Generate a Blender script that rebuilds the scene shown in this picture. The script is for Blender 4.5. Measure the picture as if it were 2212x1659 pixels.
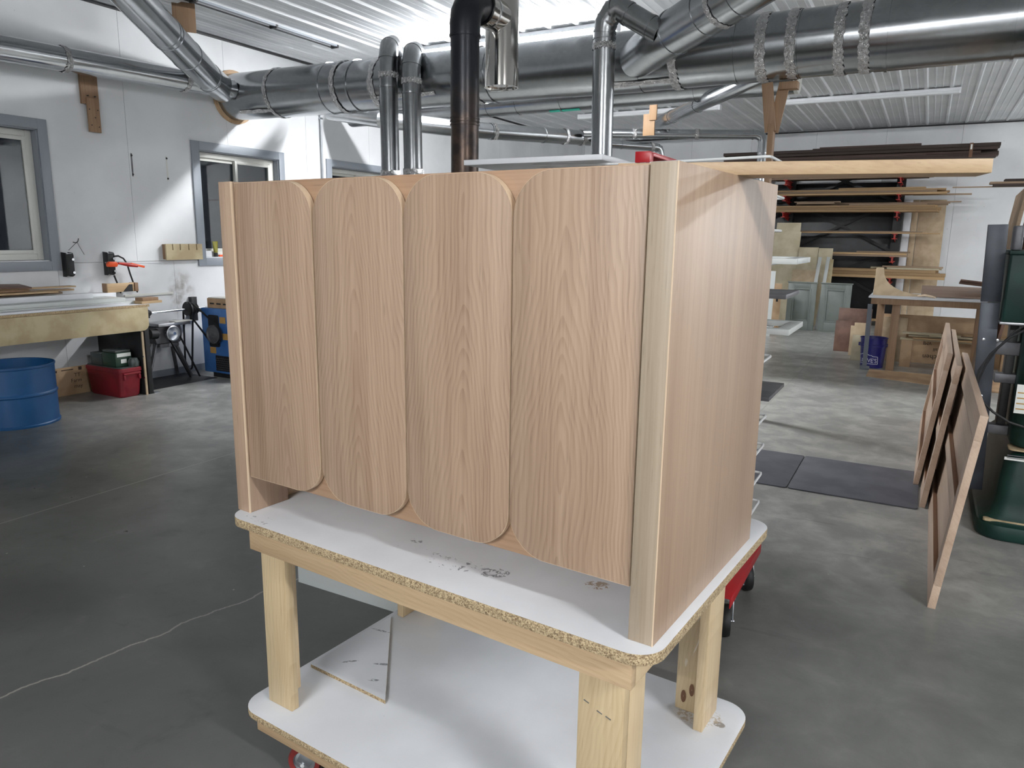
import bpy, bmesh, math, random
from mathutils import Vector, Matrix, noise as mnoise
random.seed(7)
for o in list(bpy.data.objects): bpy.data.objects.remove(o)
SC = bpy.context.scene; COL = SC.collection
PI = math.pi
def V(*a): return Vector(a)

# ------------------------------------------------------------ camera
YAW, PIT, ROL, FPX, HC = 0.503834, 0.196802, 0.013570, 1595.785, 1.51
cF = V(-math.sin(YAW)*math.cos(PIT), math.cos(YAW)*math.cos(PIT), -math.sin(PIT))
cR0 = V(math.cos(YAW), math.sin(YAW), 0); cU0 = cR0.cross(cF)
cR = cR0*math.cos(ROL)+cU0*math.sin(ROL); cU = cU0*math.cos(ROL)-cR0*math.sin(ROL)
cam = bpy.data.cameras.new('camera'); camo = bpy.data.objects.new('camera', cam); COL.objects.link(camo)
camo.matrix_world = Matrix(((cR.x, cU.x, -cF.x, 0), (cR.y, cU.y, -cF.y, 0), (cR.z, cU.z, -cF.z, HC), (0, 0, 0, 1)))
cam.sensor_width = 36; cam.lens = FPX/2212*36; cam.clip_start = .05; cam.clip_end = 100
SC.camera = camo
# survey helpers: a sight line of the photograph met with a known real plane
def ray(x, y): return cF+cR*((x-1106)/FPX)-cU*((y-829.5)/FPX)
def atz(x, y, z=0): d = ray(x, y); return V(0, 0, HC)+d*((z-HC)/d.z)
def atx(x, y, X): d = ray(x, y); return V(0, 0, HC)+d*(X/d.x)
def aty(x, y, Y): d = ray(x, y); return V(0, 0, HC)+d*(Y/d.y)

# ------------------------------------------------------------ world, exposure
W = bpy.data.worlds.new('night'); SC.world = W; W.use_nodes = True
W.node_tree.nodes['Background'].inputs[0].default_value = (.006, .008, .012, 1)
W.node_tree.nodes['Background'].inputs[1].default_value = 1
SC.view_settings.view_transform = 'Standard'; SC.view_settings.look = 'None'
SC.view_settings.exposure = 0.0; SC.view_settings.gamma = 1; SC.view_settings.use_curve_mapping = False
LAMP, LAMP2 = 445.0, 440.0     # radiance of the lit strip lenses (over the aisle; out of view, with added fill)
# lit / unlit ceiling strips: (x of left end, y of axis, lit); last two are unseen fill added
STRIPS = [(-5.34, 7.33, 1), (-5.55, 12.35, 0), (-2.28, 12.35, 0), (2.7, -.5, 2), (-1.7, -3.9, 2), (5.6, 9.6, 2), (5.6, 13.4, 2)]

# ------------------------------------------------------------ materials
class NT:
    def __init__(s, m): s.t = m.node_tree; s.n = s.t.nodes; s.l = s.t.links
    def node(s, typ, **kw):
        n = s.n.new(typ)
        for k, v in kw.items(): setattr(n, k, v)
        return n
    def put(s, sock, v):
        if hasattr(v, 'is_output'): s.l.new(v, sock)
        elif v is not None:
            if isinstance(v, (tuple, list)) and len(v) == 3 and len(sock.default_value) == 4: v = (*v, 1)
            sock.default_value = v
    def math(s, op, a, b=0.0, c=0.0, clamp=False):
        n = s.node('ShaderNodeMath', operation=op, use_clamp=clamp)
        s.put(n.inputs[0], a); s.put(n.inputs[1], b); s.put(n.inputs[2], c); return n.outputs[0]
    def mix(s, f, a, b, mode='MIX'):
        n = s.node('ShaderNodeMix', data_type='RGBA', blend_type=mode, clamp_factor=True)
        s.put(n.inputs[0], f); s.put(n.inputs[6], a); s.put(n.inputs[7], b); return n.outputs[2]
    def obj(s): return s.node('ShaderNodeTexCoord').outputs['Object']
    def sep(s, v):
        n = s.node('ShaderNodeSeparateXYZ'); s.put(n.inputs[0], v); return n.outputs
    def comb(s, x, y, z):
        n = s.node('ShaderNodeCombineXYZ'); s.put(n.inputs[0], x); s.put(n.inputs[1], y); s.put(n.inputs[2], z); return n.outputs[0]
    def noise(s, v, scale, detail=3, rough=.5, dist=0):
        n = s.node('ShaderNodeTexNoise'); s.put(n.inputs['Vector'], v)
        n.inputs['Scale'].default_value = scale; n.inputs['Detail'].default_value = detail
        n.inputs['Roughness'].default_value = rough; n.inputs['Distortion'].default_value = dist
        return n.outputs['Fac']
    def ramp(s, f, lo, hi):
        n = s.node('ShaderNodeMapRange', clamp=True); n.interpolation_type = 'SMOOTHSTEP'
        s.put(n.inputs[0], f); n.inputs[1].default_value = lo; n.inputs[2].default_value = hi; return n.outputs[0]
    def rand(s): return s.node('ShaderNodeObjectInfo').outputs['Random']
    def bump(s, h, strength=.2, dist=.002):
        n = s.node('ShaderNodeBump'); n.inputs['Strength'].default_value = strength; n.inputs['Distance'].default_value = dist
        s.put(n.inputs['Height'], h); return n.outputs[0]
def srgb(r, g, b):
    f = lambda c: (c/255/12.92) if c/255 <= .04045 else ((c/255+.055)/1.055)**2.4
    return (f(r), f(g), f(b))
def base_mat(name, color=(.5, .5, .5), rough=.5, metal=0.0, spec=.5):
    m = bpy.data.materials.new(name); m.use_nodes = True
    b = m.node_tree.nodes['Principled BSDF']
    b.inputs['Base Color'].default_value = (*color, 1); b.inputs['Roughness'].default_value = rough
    b.inputs['Metallic'].default_value = metal; b.inputs['Specular IOR Level'].default_value = spec
    return m, NT(m), b
def mottled(name, c1, c2, scale=4, rough=.5, metal=0.0, lo=.35, hi=.65, detail=4, bump=0, spec=.5, stretch=None):
    m, t, b = base_mat(name, c1, rough, metal, spec)
    v = t.obj()
    if stretch:
        mp = t.node('ShaderNodeMapping'); t.put(mp.inputs[0], v); mp.inputs['Scale'].default_value = stretch; v = mp.outputs[0]
    f = t.noise(v, scale, detail)
    t.put(b.inputs['Base Color'], t.mix(t.ramp(f, lo, hi), c1, c2))
    if bump: t.put(b.inputs['Normal'], t.bump(f, bump))
    return m
def wood(name, light, dark, axis=2, fine=1.0, cath=0.0, rough=.45, cross=0, streak=.55, grey=None, vary=0.0):
    """grain runs along axis; cath adds flat-sawn arches in the plane (cross, axis)"""
    m, t, b = base_mat(name, light, rough)
    o = t.sep(t.obj()); r = t.rand(); off = t.math('MULTIPLY', r, 37.0)
    a = o[axis]; c = o[cross]; d = o[3-axis-cross]
    cc = t.math('ADD', t.math('ADD', c, d), off)
    cd = t.math('ADD', t.math('SUBTRACT', d, c), off)
    v = t.comb(t.math('MULTIPLY', cc, 150*fine), t.math('MULTIPLY', cd, 60*fine), t.math('MULTIPLY', a, 2.6*fine))
    f1 = t.noise(v, 1.0, 3, .6)
    v2 = t.comb(t.math('MULTIPLY', cc, 14*fine), t.math('MULTIPLY', cd, 9*fine), t.math('MULTIPLY', a, .9))
    f2 = t.noise(v2, 1.0, 2, .5, .4)
    f = t.math('ADD', t.math('MULTIPLY', t.ramp(f1, .35, .72), streak*.55), t.math('MULTIPLY', t.ramp(f2, .3, .75), .40))
    if cath:
        k = t.math('MULTIPLY', t.math('ADD', c, t.math('MULTIPLY', t.math('SUBTRACT', r, .5), .06)), 15.0)
        v3 = t.comb(t.math('MULTIPLY', c, 5.0), off, t.math('MULTIPLY', a, 2.0))
        w = t.math('MULTIPLY', t.math('SUBTRACT', t.noise(v3, 1.0, 3, .5), .5), 1.7)
        h = t.math('SQRT', t.math('ADD', t.math('MULTIPLY', k, k), .02))
        lv = t.math('ADD', t.math('ADD', h, t.math('MULTIPLY', a, 1.5)), t.math('ADD', w, t.math('MULTIPLY', r, 5)))
        s = t.math('FRACT', t.math('MULTIPLY', lv, 6.5))
        line = t.math('MULTIPLY', t.ramp(s, .25, .93), t.math('SUBTRACT', 1.0, t.ramp(s, .95, 1.0)))
        f = t.math('ADD', f, t.math('MULTIPLY', t.math('MULTIPLY', line, t.math('ADD', f1, .25)), cath))
    col = t.mix(f, light, dark)
    if vary: col = t.mix(t.math('MULTIPLY', r, vary), col, tuple(x*.45 for x in dark))
    if grey: col = t.mix(t.math('MULTIPLY', t.ramp(f2, .45, .7), .55), col, grey)
    # pores / flecks
    vp = t.comb(t.math('MULTIPLY', cc, 260), t.math('MULTIPLY', cd, 120), t.math('MULTIPLY', a, 14))
    fp = t.ramp(t.noise(vp, 1.0, 1), .66, .8)
    col = t.mix(t.math('MULTIPLY', fp, .35), col, tuple(x*.55 for x in dark))
    t.put(b.inputs['Base Color'], col)
    t.put(b.inputs['Normal'], t.bump(f1, .08, .001))
    return m
M_ = {}
OAK1, OAK2 = srgb(181, 155, 132), srgb(150, 122, 101)
M_['oak_door'] = wood('white oak veneer flat sawn', OAK1, srgb(140, 112, 91), 2, 1.0, .38)
M_['oak'] = wood('white oak veneer', OAK1, srgb(146, 118, 98), 2, 1.0, .0)
M_['oak_side'] = wood('white oak side panel', srgb(176, 150, 126), srgb(142, 114, 94), 2, .7, .0, cross=1, streak=.5)
M_['oak_grey'] = wood('quartered oak stile', srgb(176, 160, 139), srgb(142, 124, 104), 2, 1.3, 0)
M_['oak_h'] = wood('white oak rail', srgb(182, 150, 122), srgb(148, 114, 88), 0, 1.0, 0, cross=2)
M_['oak_edge'] = wood('oak edge band', srgb(228, 206, 178), srgb(206, 178, 148), 2, 1.0, 0)
M_['oak_board'] = wood('oak board', srgb(188, 162, 128), srgb(158, 128, 96), 0, 1.2, 0, cross=2)
def smear(m):
    t = NT(m); b = t.n['Principled BSDF']; src = b.inputs['Base Color'].links[0].from_socket
    o = t.sep(t.obj()); v = t.comb(t.math('MULTIPLY', t.math('ADD', o[0], o[1]), 26), t.math('SUBTRACT', o[0], o[1]), t.math('MULTIPLY', o[2], 9))
    f = t.ramp(t.noise(v, 1.0, 4, .6, 1.2), .68, .74)
    t.put(b.inputs['Base Color'], t.mix(t.math('MULTIPLY', f, .7), src, srgb(226, 222, 212))); return m
M_['maple'] = wood('maple leg', srgb(214, 192, 156), srgb(186, 158, 120), 2, .6, .25, rough=.5)
M_['maple_h'] = wood('maple rail', srgb(200, 174, 140), srgb(168, 138, 104), 0, .6, .25, cross=2)
M_['alder'] = wood('reddish door stock', srgb(196, 172, 152), srgb(164, 136, 114), 1, .6, 0, cross=2)
M_['maple_leg'] = smear(wood('maple leg with paint smears', srgb(206, 186, 150), srgb(174, 148, 112), 2, .6, .25, rough=.5))
M_['plyface'] = mottled('birch ply face', srgb(186, 172, 138), srgb(168, 150, 116), 6, .55)
M_['plybox'] = mottled('plywood', srgb(190, 160, 126), srgb(166, 136, 104), 5, .6)
M_['pineblock'] = wood('pine offcut', srgb(196, 168, 130), srgb(158, 128, 94), 1, .6, 0, cross=2)
M_['walnut'] = wood('dark walnut lumber', srgb(82, 64, 56), srgb(46, 34, 30), 0, .4, 0, cross=2, rough=.7, vary=.7)
M_['dark_brown'] = base_mat('plain brown', srgb(108, 74, 50), .5)[0]
M_['lumber'] = wood('rough tan lumber', srgb(200, 168, 126), srgb(146, 112, 76), 0, .4, 0, cross=2, rough=.7, vary=.6)
M_['lumber_grey'] = wood('weathered lumber', srgb(176, 152, 128), srgb(124, 102, 82), 0, .4, 0, cross=2, rough=.75, vary=.6)
M_['brownwood'] = wood('brown hanger board', srgb(152, 122, 94), srgb(112, 84, 62), 2, .5, 0, rough=.6)
M_['hangerwood'] = wood('hanger pine', srgb(140, 110, 78), srgb(108, 82, 56), 2, .6, 0, rough=.6)
M_['streakboard'] = wood('streaked laminate', srgb(152, 130, 116), srgb(110, 88, 76), 0, .5, 0, cross=1)
M_['brownpanel'] = mottled('brown laminate', srgb(120, 90, 76), srgb(92, 66, 56), 5, .5)
M_['mdf'] = mottled('mdf', srgb(186, 166, 138), srgb(172, 152, 124), 9, .65)
M_['mdf_pale'] = mottled('pale hardboard', srgb(196, 186, 160), srgb(180, 168, 140), 5, .6)
M_['white'] = mottled('white paint', srgb(226, 228, 232), srgb(214, 216, 220), 3, .4)
M_['whitepowder'] = base_mat('white coated rod', srgb(228, 230, 230), .35)[0]
M_['greypaint'] = base_mat('blue grey trim paint', srgb(138, 144, 152), .4)[0]
M_['greencab'] = mottled('sage grey cabinet paint', srgb(120, 128, 123), srgb(113, 121, 116), 4, .4)
M_['palepaint'] = base_mat('pale grey primer', srgb(196, 200, 198), .4)[0]
M_['vinyl'] = base_mat('white vinyl', srgb(206, 206, 200), .35)[0]
M_['black'] = mottled('black paint', srgb(34, 34, 36), srgb(22, 22, 24), 8, .5)
M_['rubber'] = base_mat('black rubber', srgb(26, 26, 28), .6)[0]
M_['blacksheet'] = mottled('black plastic sheet', srgb(36, 37, 42), srgb(20, 20, 24), 3, .35)
M_['red'] = base_mat('red enamel', srgb(176, 20, 30), .35)[0]
M_['redcooler'] = mottled('red plastic', srgb(132, 26, 38), srgb(112, 22, 32), 4, .5)
M_['orange'] = base_mat('orange plastic', srgb(226, 84, 34), .4)[0]
M_['rackred'] = mottled('red rack paint', srgb(196, 50, 38), srgb(150, 34, 28), 9, .45)
M_['greenplastic'] = base_mat('dark green plastic', srgb(36, 62, 48), .4)[0]
M_['clearlid'] = base_mat('grey lid', srgb(64, 72, 70), .3)[0]
M_['label'] = base_mat('white label', srgb(222, 224, 220), .5)[0]
M_['drum'] = mottled('blue drum enamel', srgb(26, 78, 126), srgb(20, 64, 108), 3, .4, lo=.4, hi=.7)
M_['bluemach'] = mottled('blue machine paint', srgb(66, 116, 178), srgb(54, 98, 158), 4, .4)
M_['bucket'] = base_mat('navy plastic', srgb(38, 36, 110), .35)[0]
M_['greenmach'] = mottled('dark green machine paint', srgb(20, 52, 46), srgb(14, 40, 35), 5, .5, spec=.3)
M_['dust'] = mottled('sawdust', srgb(178, 160, 128), srgb(150, 132, 102), 14, .9)
M_['tan'] = base_mat('ochre tag', srgb(178, 140, 78), .6)[0]
M_['cream'] = base_mat('glue bottle', srgb(224, 206, 158), .4)[0]
M_['teal'] = base_mat('plain teal', srgb(60, 200, 176), .4)[0]
M_['chrome'] = base_mat('bright steel', (.75, .76, .78), .18, 1)[0]
M_['steel'] = mottled('brushed steel', (.5, .51, .53), (.38, .39, .41), 6, .35, 1)
M_['castiron'] = mottled('grey cast iron', (.16, .16, .17), (.1, .1, .11), 8, .5, .4)
M_['zinc'] = mottled('zinc plate', (.55, .57, .6), (.45, .47, .5), 12, .35, 1)
M_['darksteel'] = mottled('hot rolled steel sheet', (.045, .052, .066), (.022, .026, .034), 3.2, .4, .3, detail=6)
M_['angle'] = base_mat('grey steel strap', srgb(96, 102, 108), .5, .3)[0]
M_['tubeolive'] = base_mat('olive tube', srgb(128, 124, 40), .35)[0]
M_['ink'] = base_mat('black marker', srgb(70, 56, 48), .8)[0]
M_['inkwhite'] = base_mat('white print', srgb(216, 218, 232), .5)[0]
M_['rubbermat'] = mottled('dark rubber mat', srgb(92, 94, 102), srgb(78, 80, 88), 5, .6)
M_['wire'] = base_mat('thin wire', srgb(60, 60, 62), .5, .5)[0]
def m_galv(name, c=.62, rough=.27, var=.035):
    m, t, b = base_mat(name, (c, c, c), rough, 1)
    v = t.obj()
    vor = t.node('ShaderNodeTexVoronoi'); vor.inputs['Scale'].default_value = 26; t.put(vor.inputs['Vector'], v)
    sp = t.math('MULTIPLY', t.sep(vor.outputs['Color'])[0], var)
    n = t.noise(v, 2.5, 5)
    val = t.math('ADD', t.math('ADD', sp, c-.12), t.math('MULTIPLY', n, .12))
    t.put(b.inputs['Base Color'], t.comb(t.math('MULTIPLY', val, .97), val, t.math('MULTIPLY', val, 1.03)))
    t.put(b.inputs['Roughness'], t.math('ADD', rough-.06, t.math('MULTIPLY', n, .08)))
    return m
M_['galv'] = m_galv('galvanised sheet', .42, .24)
M_['galv_dark'] = m_galv('dull galvanised pipe', .33, .28)
M_['galv_bright'] = m_galv('bright galvanised pipe', .56, .2)
M_['stainless'] = base_mat('stainless chimney', (.62, .60, .57), .12, 1)[0]
def m_foil():
    m, t, b = base_mat('crumpled foil tape', (.62, .61, .61), .14, 1)
    f = t.noise(t.obj(), 34, 4, .6, 1.2); t.put(b.inputs['Normal'], t.bump(f, 1.0, .03)); return m
M_['foil'] = m_foil()
def m_stove():
    m, t, b = base_mat('stove pipe', (.03, .03, .035), .42, .55)
    o = t.obj(); z = t.sep(o)[2]; n = t.noise(o, 9, 5)
    f = t.math('MULTIPLY', t.ramp(t.math('ADD', z, t.math('MULTIPLY', n, .35)), 2.75, 2.2), .85)
    t.put(b.inputs['Base Color'], t.mix(f, (.022, .024, .03), t.mix(t.ramp(n, .4, .6), srgb(84, 66, 54), srgb(48, 38, 34))))
    t.put(b.inputs['Roughness'], t.math('ADD', .2, t.math('MULTIPLY', n, .3))); return m
M_['stove'] = m_stove()
def m_wall():
    m, t, b = base_mat('white wall panel', srgb(226, 228, 230), .5)
    o = t.obj(); x, y, z = t.sep(o)
    n1 = t.noise(o, 1.2, 4); c = t.mix(t.ramp(n1, .35, .7), srgb(221, 223, 225), srgb(207, 208, 210))
    n2 = t.noise(o, 17, 3, .7); c = t.mix(t.math('MULTIPLY', t.ramp(n2, .70, .76), .55), c, srgb(120, 112, 104))
    # soot smear above the line shaft pulleys
    dy = t.math('DIVIDE', t.math('SUBTRACT', y, 5.28), .17); dz = t.math('DIVIDE', t.math('SUBTRACT', z, .86), .26)
    r = t.math('ADD', t.math('MULTIPLY', dy, dy), t.math('MULTIPLY', dz, dz))
    xw = t.math('LESS_THAN', x, -6.9)
    f = t.math('MULTIPLY', t.math('MULTIPLY', t.ramp(r, 1.4, 0), t.ramp(t.noise(o, 8, 5), .35, .7)), xw)
    c = t.mix(t.math('MULTIPLY', f, .8), c, srgb(120, 110, 100))
    t.put(b.inputs['Base Color'], c); t.put(b.inputs['Normal'], t.bump(t.noise(o, 60, 2), .05)); return m
M_['wall'] = m_wall()
M_['ceil'] = mottled('white liner steel', srgb(232, 234, 236), srgb(222, 225, 228), 2, .38)
def m_floor():
    m, t, b = base_mat('power floated concrete', (.2, .2, .2), .45)
    o = t.obj(); x, y, z = t.sep(o)
    n1 = t.noise(o, .8, 6, .6, .5); n2 = t.noise(o, 4.5, 6, .65, .3); n3 = t.noise(o, 28, 3)
    c = t.mix(t.ramp(n1, .3, .7), srgb(72, 73, 70), srgb(92, 93, 90))
    c = t.mix(t.math('MULTIPLY', t.ramp(n2, .55, .8), .55), c, srgb(56, 56, 55))
    c = t.mix(t.math('MULTIPLY', t.ramp(n2, .42, .22), .45), c, srgb(116, 116, 112))
    c = t.mix(t.math('MULTIPLY', t.ramp(n3, .6, .8), .2), c, srgb(54, 54, 54))
    # paler dusty concrete to right and back, lit-floor brightness painted into it
    lit_x = t.math('MULTIPLY', t.ramp(t.math('ADD', x, t.math('MULTIPLY', n1, 1.6)), -1.5, .5), .20)
    lit_y = t.ramp(t.math('ADD', y, t.math('MULTIPLY', n1, 2.2)), 3.6, 5.6)
    c = t.mix(t.math('MAXIMUM', lit_x, t.math('MULTIPLY', lit_y, .85)), c, t.mix(t.ramp(n2, .3, .62), srgb(186, 186, 181), srgb(150, 150, 147)))
    # long drag scuffs
    st = t.noise(t.comb(t.math('MULTIPLY', x, 1.1), t.math('MULTIPLY', y, 7.0), 0.0), 1.6, 4, .6)
    c = t.mix(t.math('MULTIPLY', t.ramp(st, .62, .74), .3), c, srgb(60, 60, 60))
    # saw cuts and a wandering crack (grout dust lines)
    for X in (-4.1, -1.165):
        d = t.math('ABSOLUTE', t.math('SUBTRACT', x, X))
        c = t.mix(t.math('MULTIPLY', t.ramp(d, .009, .003), .8), c, srgb(138, 136, 130))
    wob = t.math('MULTIPLY', t.math('SUBTRACT', t.noise(t.comb(0.0, t.math('MULTIPLY', y, 3.0), 0.0), 1.6, 5, .6), .5), .11)
    d = t.math('ABSOLUTE', t.math('SUBTRACT', x, t.math('ADD', t.math('ADD', -2.70, t.math('MULTIPLY', y, .175)), wob)))
    c = t.mix(t.math('MULTIPLY', t.ramp(d, .007, .002), t.math('MULTIPLY', t.math('LESS_THAN', y, 4.2), .85)), c, srgb(150, 146, 138))
    # crumbs
    vo = t.node('ShaderNodeTexVoronoi'); vo.inputs['Scale'].default_value = 9; t.put(vo.inputs['Vector'], o)
    c = t.mix(t.math('MULTIPLY', t.ramp(vo.outputs['Distance'], .05, .035), t.math('GREATER_THAN', t.sep(vo.outputs['Color'])[0], .72)), c, srgb(160, 156, 146))
    t.put(b.inputs['Base Color'], c)
    t.put(b.inputs['Roughness'], t.math('ADD', .20, t.math('MULTIPLY', n2, .25)))
    t.put(b.inputs['Normal'], t.bump(n3, .05)); return m
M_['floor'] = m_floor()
def m_melamine(name, marks=(), dirt=.5):
    """white melamine faces, raw chipboard edges; marks = stains (x, y, rx, ry, colour) in object space"""
    m, t, b = base_mat(name, (.8, .8, .8), .32)
    o = t.obj(); x, y, z = t.sep(o)
    n1 = t.noise(o, 3, 5); n2 = t.noise(o, 30, 4, .7, .8); n3 = t.noise(o, 7, 3)
    c = t.mix(t.ramp(n1, .3, .7), srgb(222, 224, 228), srgb(208, 209, 212))
    c = t.mix(t.math('MULTIPLY', t.math('MULTIPLY', t.ramp(n2, .70, .76), t.ramp(n3, .5, .65)), dirt), c, srgb(110, 110, 114))
    for (mx, my, rx, ry, rot, col, thr) in marks:
        ca, sa = math.cos(rot), math.sin(rot)
        dx = t.math('SUBTRACT', x, mx); dy = t.math('SUBTRACT', y, my)
        u = t.math('DIVIDE', t.math('ADD', t.math('MULTIPLY', dx, ca), t.math('MULTIPLY', dy, sa)), rx)
        w = t.math('DIVIDE', t.math('SUBTRACT', t.math('MULTIPLY', dy, ca), t.math('MULTIPLY', dx, sa)), ry)
        r = t.math('ADD', t.math('MULTIPLY', u, u), t.math('MULTIPLY', w, w))
        nn = t.noise(o, 70, 3, .6, 1.0)
        f = t.math('MULTIPLY', t.ramp(r, 1.0, .55), t.ramp(nn, thr, thr+.07))
        c = t.mix(t.math('MULTIPLY', f, .8), c, col)
    vo = t.node('ShaderNodeTexVoronoi'); vo.inputs['Scale'].default_value = 380; t.put(vo.inputs['Vector'], o)
    chip = t.mix(t.sep(vo.outputs['Color'])[0], srgb(118, 96, 70), srgb(200, 180, 144))
    chip = t.mix(t.math('MULTIPLY', t.ramp(t.noise(o, 90, 3), .55, .7), .6), chip, srgb(92, 72, 54))
    nz = t.sep(t.node('ShaderNodeNewGeometry').outputs['Normal'])[2]
    top = t.math('GREATER_THAN', t.math('ABSOLUTE', nz), .5)
    t.put(b.inputs['Base Color'], t.mix(top, chip, c))
    t.put(b.inputs['Roughness'], t.math('SUBTRACT', .85, t.math('MULTIPLY', top, .5)))
    return m
DK = srgb(96, 98, 104)
M_['mel_top'] = m_melamine('melamine bench top', [(-.52, .07, .08, .035, .2, DK, .58), (-.42, .085, .045, .026, .5, DK, .50), (-.60, .085, .05, .02, .1, DK, .62),
    (-.20, .165, .032, .022, .5, srgb(150, 124, 92), .46), (-1.14, .0, .09, .03, -.3, DK, .60), (-.68, .12, .02, .012, 0, DK, .5), (-.75, .05, .10, .03, .2, DK, .66)])
M_['mel_low'] = m_melamine('melamine shelf', [(-.46, .03, .022, .016, .9, srgb(74, 76, 80), .38), (-.485, .06, .03, .004, 1.9, DK, .35), (-.05, .655, .018, .014, 0, srgb(120, 110, 96), .36),
    (-.11, .66, .07, .05, .3, srgb(176, 160, 136), .50)], .35)
M_['mel_off'] = m_melamine('melamine offcut', [(-1.0, .33, .04, .006, .5, DK, .42), (-1.1, .28, .03, .005, .8, DK, .42), (-.97, .25, .02, .006, .5, DK, .40), (-1.15, .47, .04, .005, .2, DK, .42)], .6)
def m_emit(name, s):
    m = bpy.data.materials.new(name); m.use_nodes = True; n = m.node_tree.nodes; n.clear()
    e = n.new('ShaderNodeEmission'); e.inputs[0].default_value = (.97, .985, 1, 1); e.inputs[1].default_value = s
    o = n.new('ShaderNodeOutputMaterial'); m.node_tree.links.new(e.outputs[0], o.inputs[0]); return m
M_['lit'] = m_emit('lit lens', LAMP); M_['lit2'] = m_emit('lit lens out of view', LAMP2)
M_['lens'] = base_mat('white diffuser', srgb(222, 224, 226), .4)[0]
def m_glass():
    m, t, b = base_mat('window glass', (.9, .93, .92), .02)
    b.inputs['Transmission Weight'].default_value = 1; b.inputs['IOR'].default_value = 1.5; return m
M_['glass'] = m_glass()

# ------------------------------------------------------------ mesh builder
class MB:
    def __init__(s): s.v = []; s.f = []
    def add(s, vs, fs):
        n = len(s.v); s.v += [tuple(v) for v in vs]; s.f += [tuple(i+n for i in f) for f in fs]; return s
    def box(s, x0, x1, y0, y1, z0, z1, T=None):
        vs = [V(x, y, z) for z in (z0, z1) for y in (y0, y1) for x in (x0, x1)]
        if T is not None: vs = [T @ v for v in vs]
        return s.add(vs, [(0, 2, 3, 1), (4, 5, 7, 6), (0, 1, 5, 4), (2, 6, 7, 3), (0, 4, 6, 2), (1, 3, 7, 5)])
    def beam(s, p0, p1, w, h, up=(0, 0, 1)):
        p0, p1 = Vector(p0), Vector(p1); d = (p1-p0); L = d.length; d.normalize()
        u = Vector(up); sd = d.cross(u)
        if sd.length < 1e-4: sd = d.cross(V(0, 1, 0))
        sd.normalize(); u = sd.cross(d).normalized()
        T = Matrix(((d.x, sd.x, u.x, p0.x), (d.y, sd.y, u.y, p0.y), (d.z, sd.z, u.z, p0.z), (0, 0, 0, 1)))
        return s.box(0, L, -w/2, w/2, -h/2, h/2, T)
    def tube(s, path, r, n=12, caps=True):
        P = [Vector(p) for p in path]; R = r if isinstance(r, (list, tuple)) else [r]*len(P)
        up = None; rings = []
        for i, p in enumerate(P):
            a = (P[i]-P[i-1]).normalized() if i else None
            b = (P[i+1]-P[i]).normalized() if i+1 < len(P) else None
            d = ((a or b)+(b or a)).normalized()
            if up is None:
                up = V(0, 0, 1) if abs(d.z) < .9 else V(0, 1, 0)
            sd = d.cross(up).normalized(); up = sd.cross(d).normalized()
            k = 1.0
            if a and b:
                ca = max(.3, math.sqrt(max(0, (1+a.dot(b))/2))); k = 1/ca
                bend = (b-a)
                bd = bend-d*bend.dot(d)
                bd = bd.normalized() if bd.length > 1e-5 else None
            else: bd = None
            ring = []
            for j in range(n):
                t = 2*PI*j/n; o = sd*math.cos(t)*R[i]+up*math.sin(t)*R[i]
                if bd is not None: o = o+bd*(o.dot(bd)*(k-1))
                ring.append(p+o)
            rings.append(ring)
        vs = [v for rg in rings for v in rg]; fs = []
        for i in range(len(P)-1):
            for j in range(n):
                fs.append((i*n+j, i*n+(j+1) % n, (i+1)*n+(j+1) % n, (i+1)*n+j))
        if caps: fs.append(tuple(reversed(range(n)))); fs.append(tuple((len(P)-1)*n+j for j in range(n)))
        return s.add(vs, fs)
    def lathe(s, prof, n=32, c=(0, 0, 0), T=None, a0=0.0):
        vs = []; m = len(prof)
        for j in range(n):
            t = 2*PI*j/n+a0
            for r, z in prof:
                v = V(c[0]+r*math.cos(t), c[1]+r*math.sin(t), c[2]+z); vs.append(T @ v if T is not None else v)
        fs = [(j*m+i, ((j+1) % n)*m+i, ((j+1) % n)*m+i+1, j*m+i+1) for j in range(n) for i in range(m-1)]
        if prof[0][0] > 1e-5 and False: pass
        return s.add(vs, fs)
    def prism(s, pts, t0, t1, T=None, axes='xz'):
        """extrude a 2D outline along the remaining axis"""
        def mk(p, t):
            v = {'xz': V(p[0], t, p[1]), 'xy': V(p[0], p[1], t), 'yz': V(t, p[0], p[1])}[axes]
            return T @ v if T is not None else v
        n = len(pts)
        vs = [mk(p, t0) for p in pts]+[mk(p, t1) for p in pts]
        fs = [tuple(range(n)), tuple(reversed(range(n, 2*n)))]+[(i, i+n, (i+1) % n+n, (i+1) % n) for i in range(n)]
        return s.add(vs, fs)
    def build(s, name, mat, parent=None, bevel=0.0, smooth=False, local=False, ang=40, seg=2):
        me = bpy.data.meshes.new(name); me.from_pydata(s.v, [], s.f); me.update()
        bm = bmesh.new(); bm.from_mesh(me)
        bmesh.ops.recalc_face_normals(bm, faces=bm.faces)
        if bevel:
            ed = [e for e in bm.edges if len(e.link_faces) == 2 and e.calc_face_angle(0) > .6]
            bmesh.ops.bevel(bm, geom=ed, offset=bevel, segments=seg, affect='EDGES', profile=.5, clamp_overlap=True)
        bm.to_mesh(me); bm.free()
        if smooth or bevel:
            for p in me.polygons: p.use_smooth = True
            me.set_sharp_from_angle(angle=math.radians(ang))
        me.materials.append(M_[mat] if isinstance(mat, str) else mat)
        o = bpy.data.objects.new(name, me); COL.objects.link(o)
        if parent is not None:
            o.parent = parent
            if not local: o.matrix_parent_inverse = full(parent).inverted()
        return o
def full(o):
    m = o.matrix_basis.copy()
    if o.parent: m = full(o.parent) @ o.matrix_parent_inverse @ m
    return m
def tag(o, label, cat, group=None):
    o['label'] = label; o['category'] = cat
    if group: o['group'] = group
    return o
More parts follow.
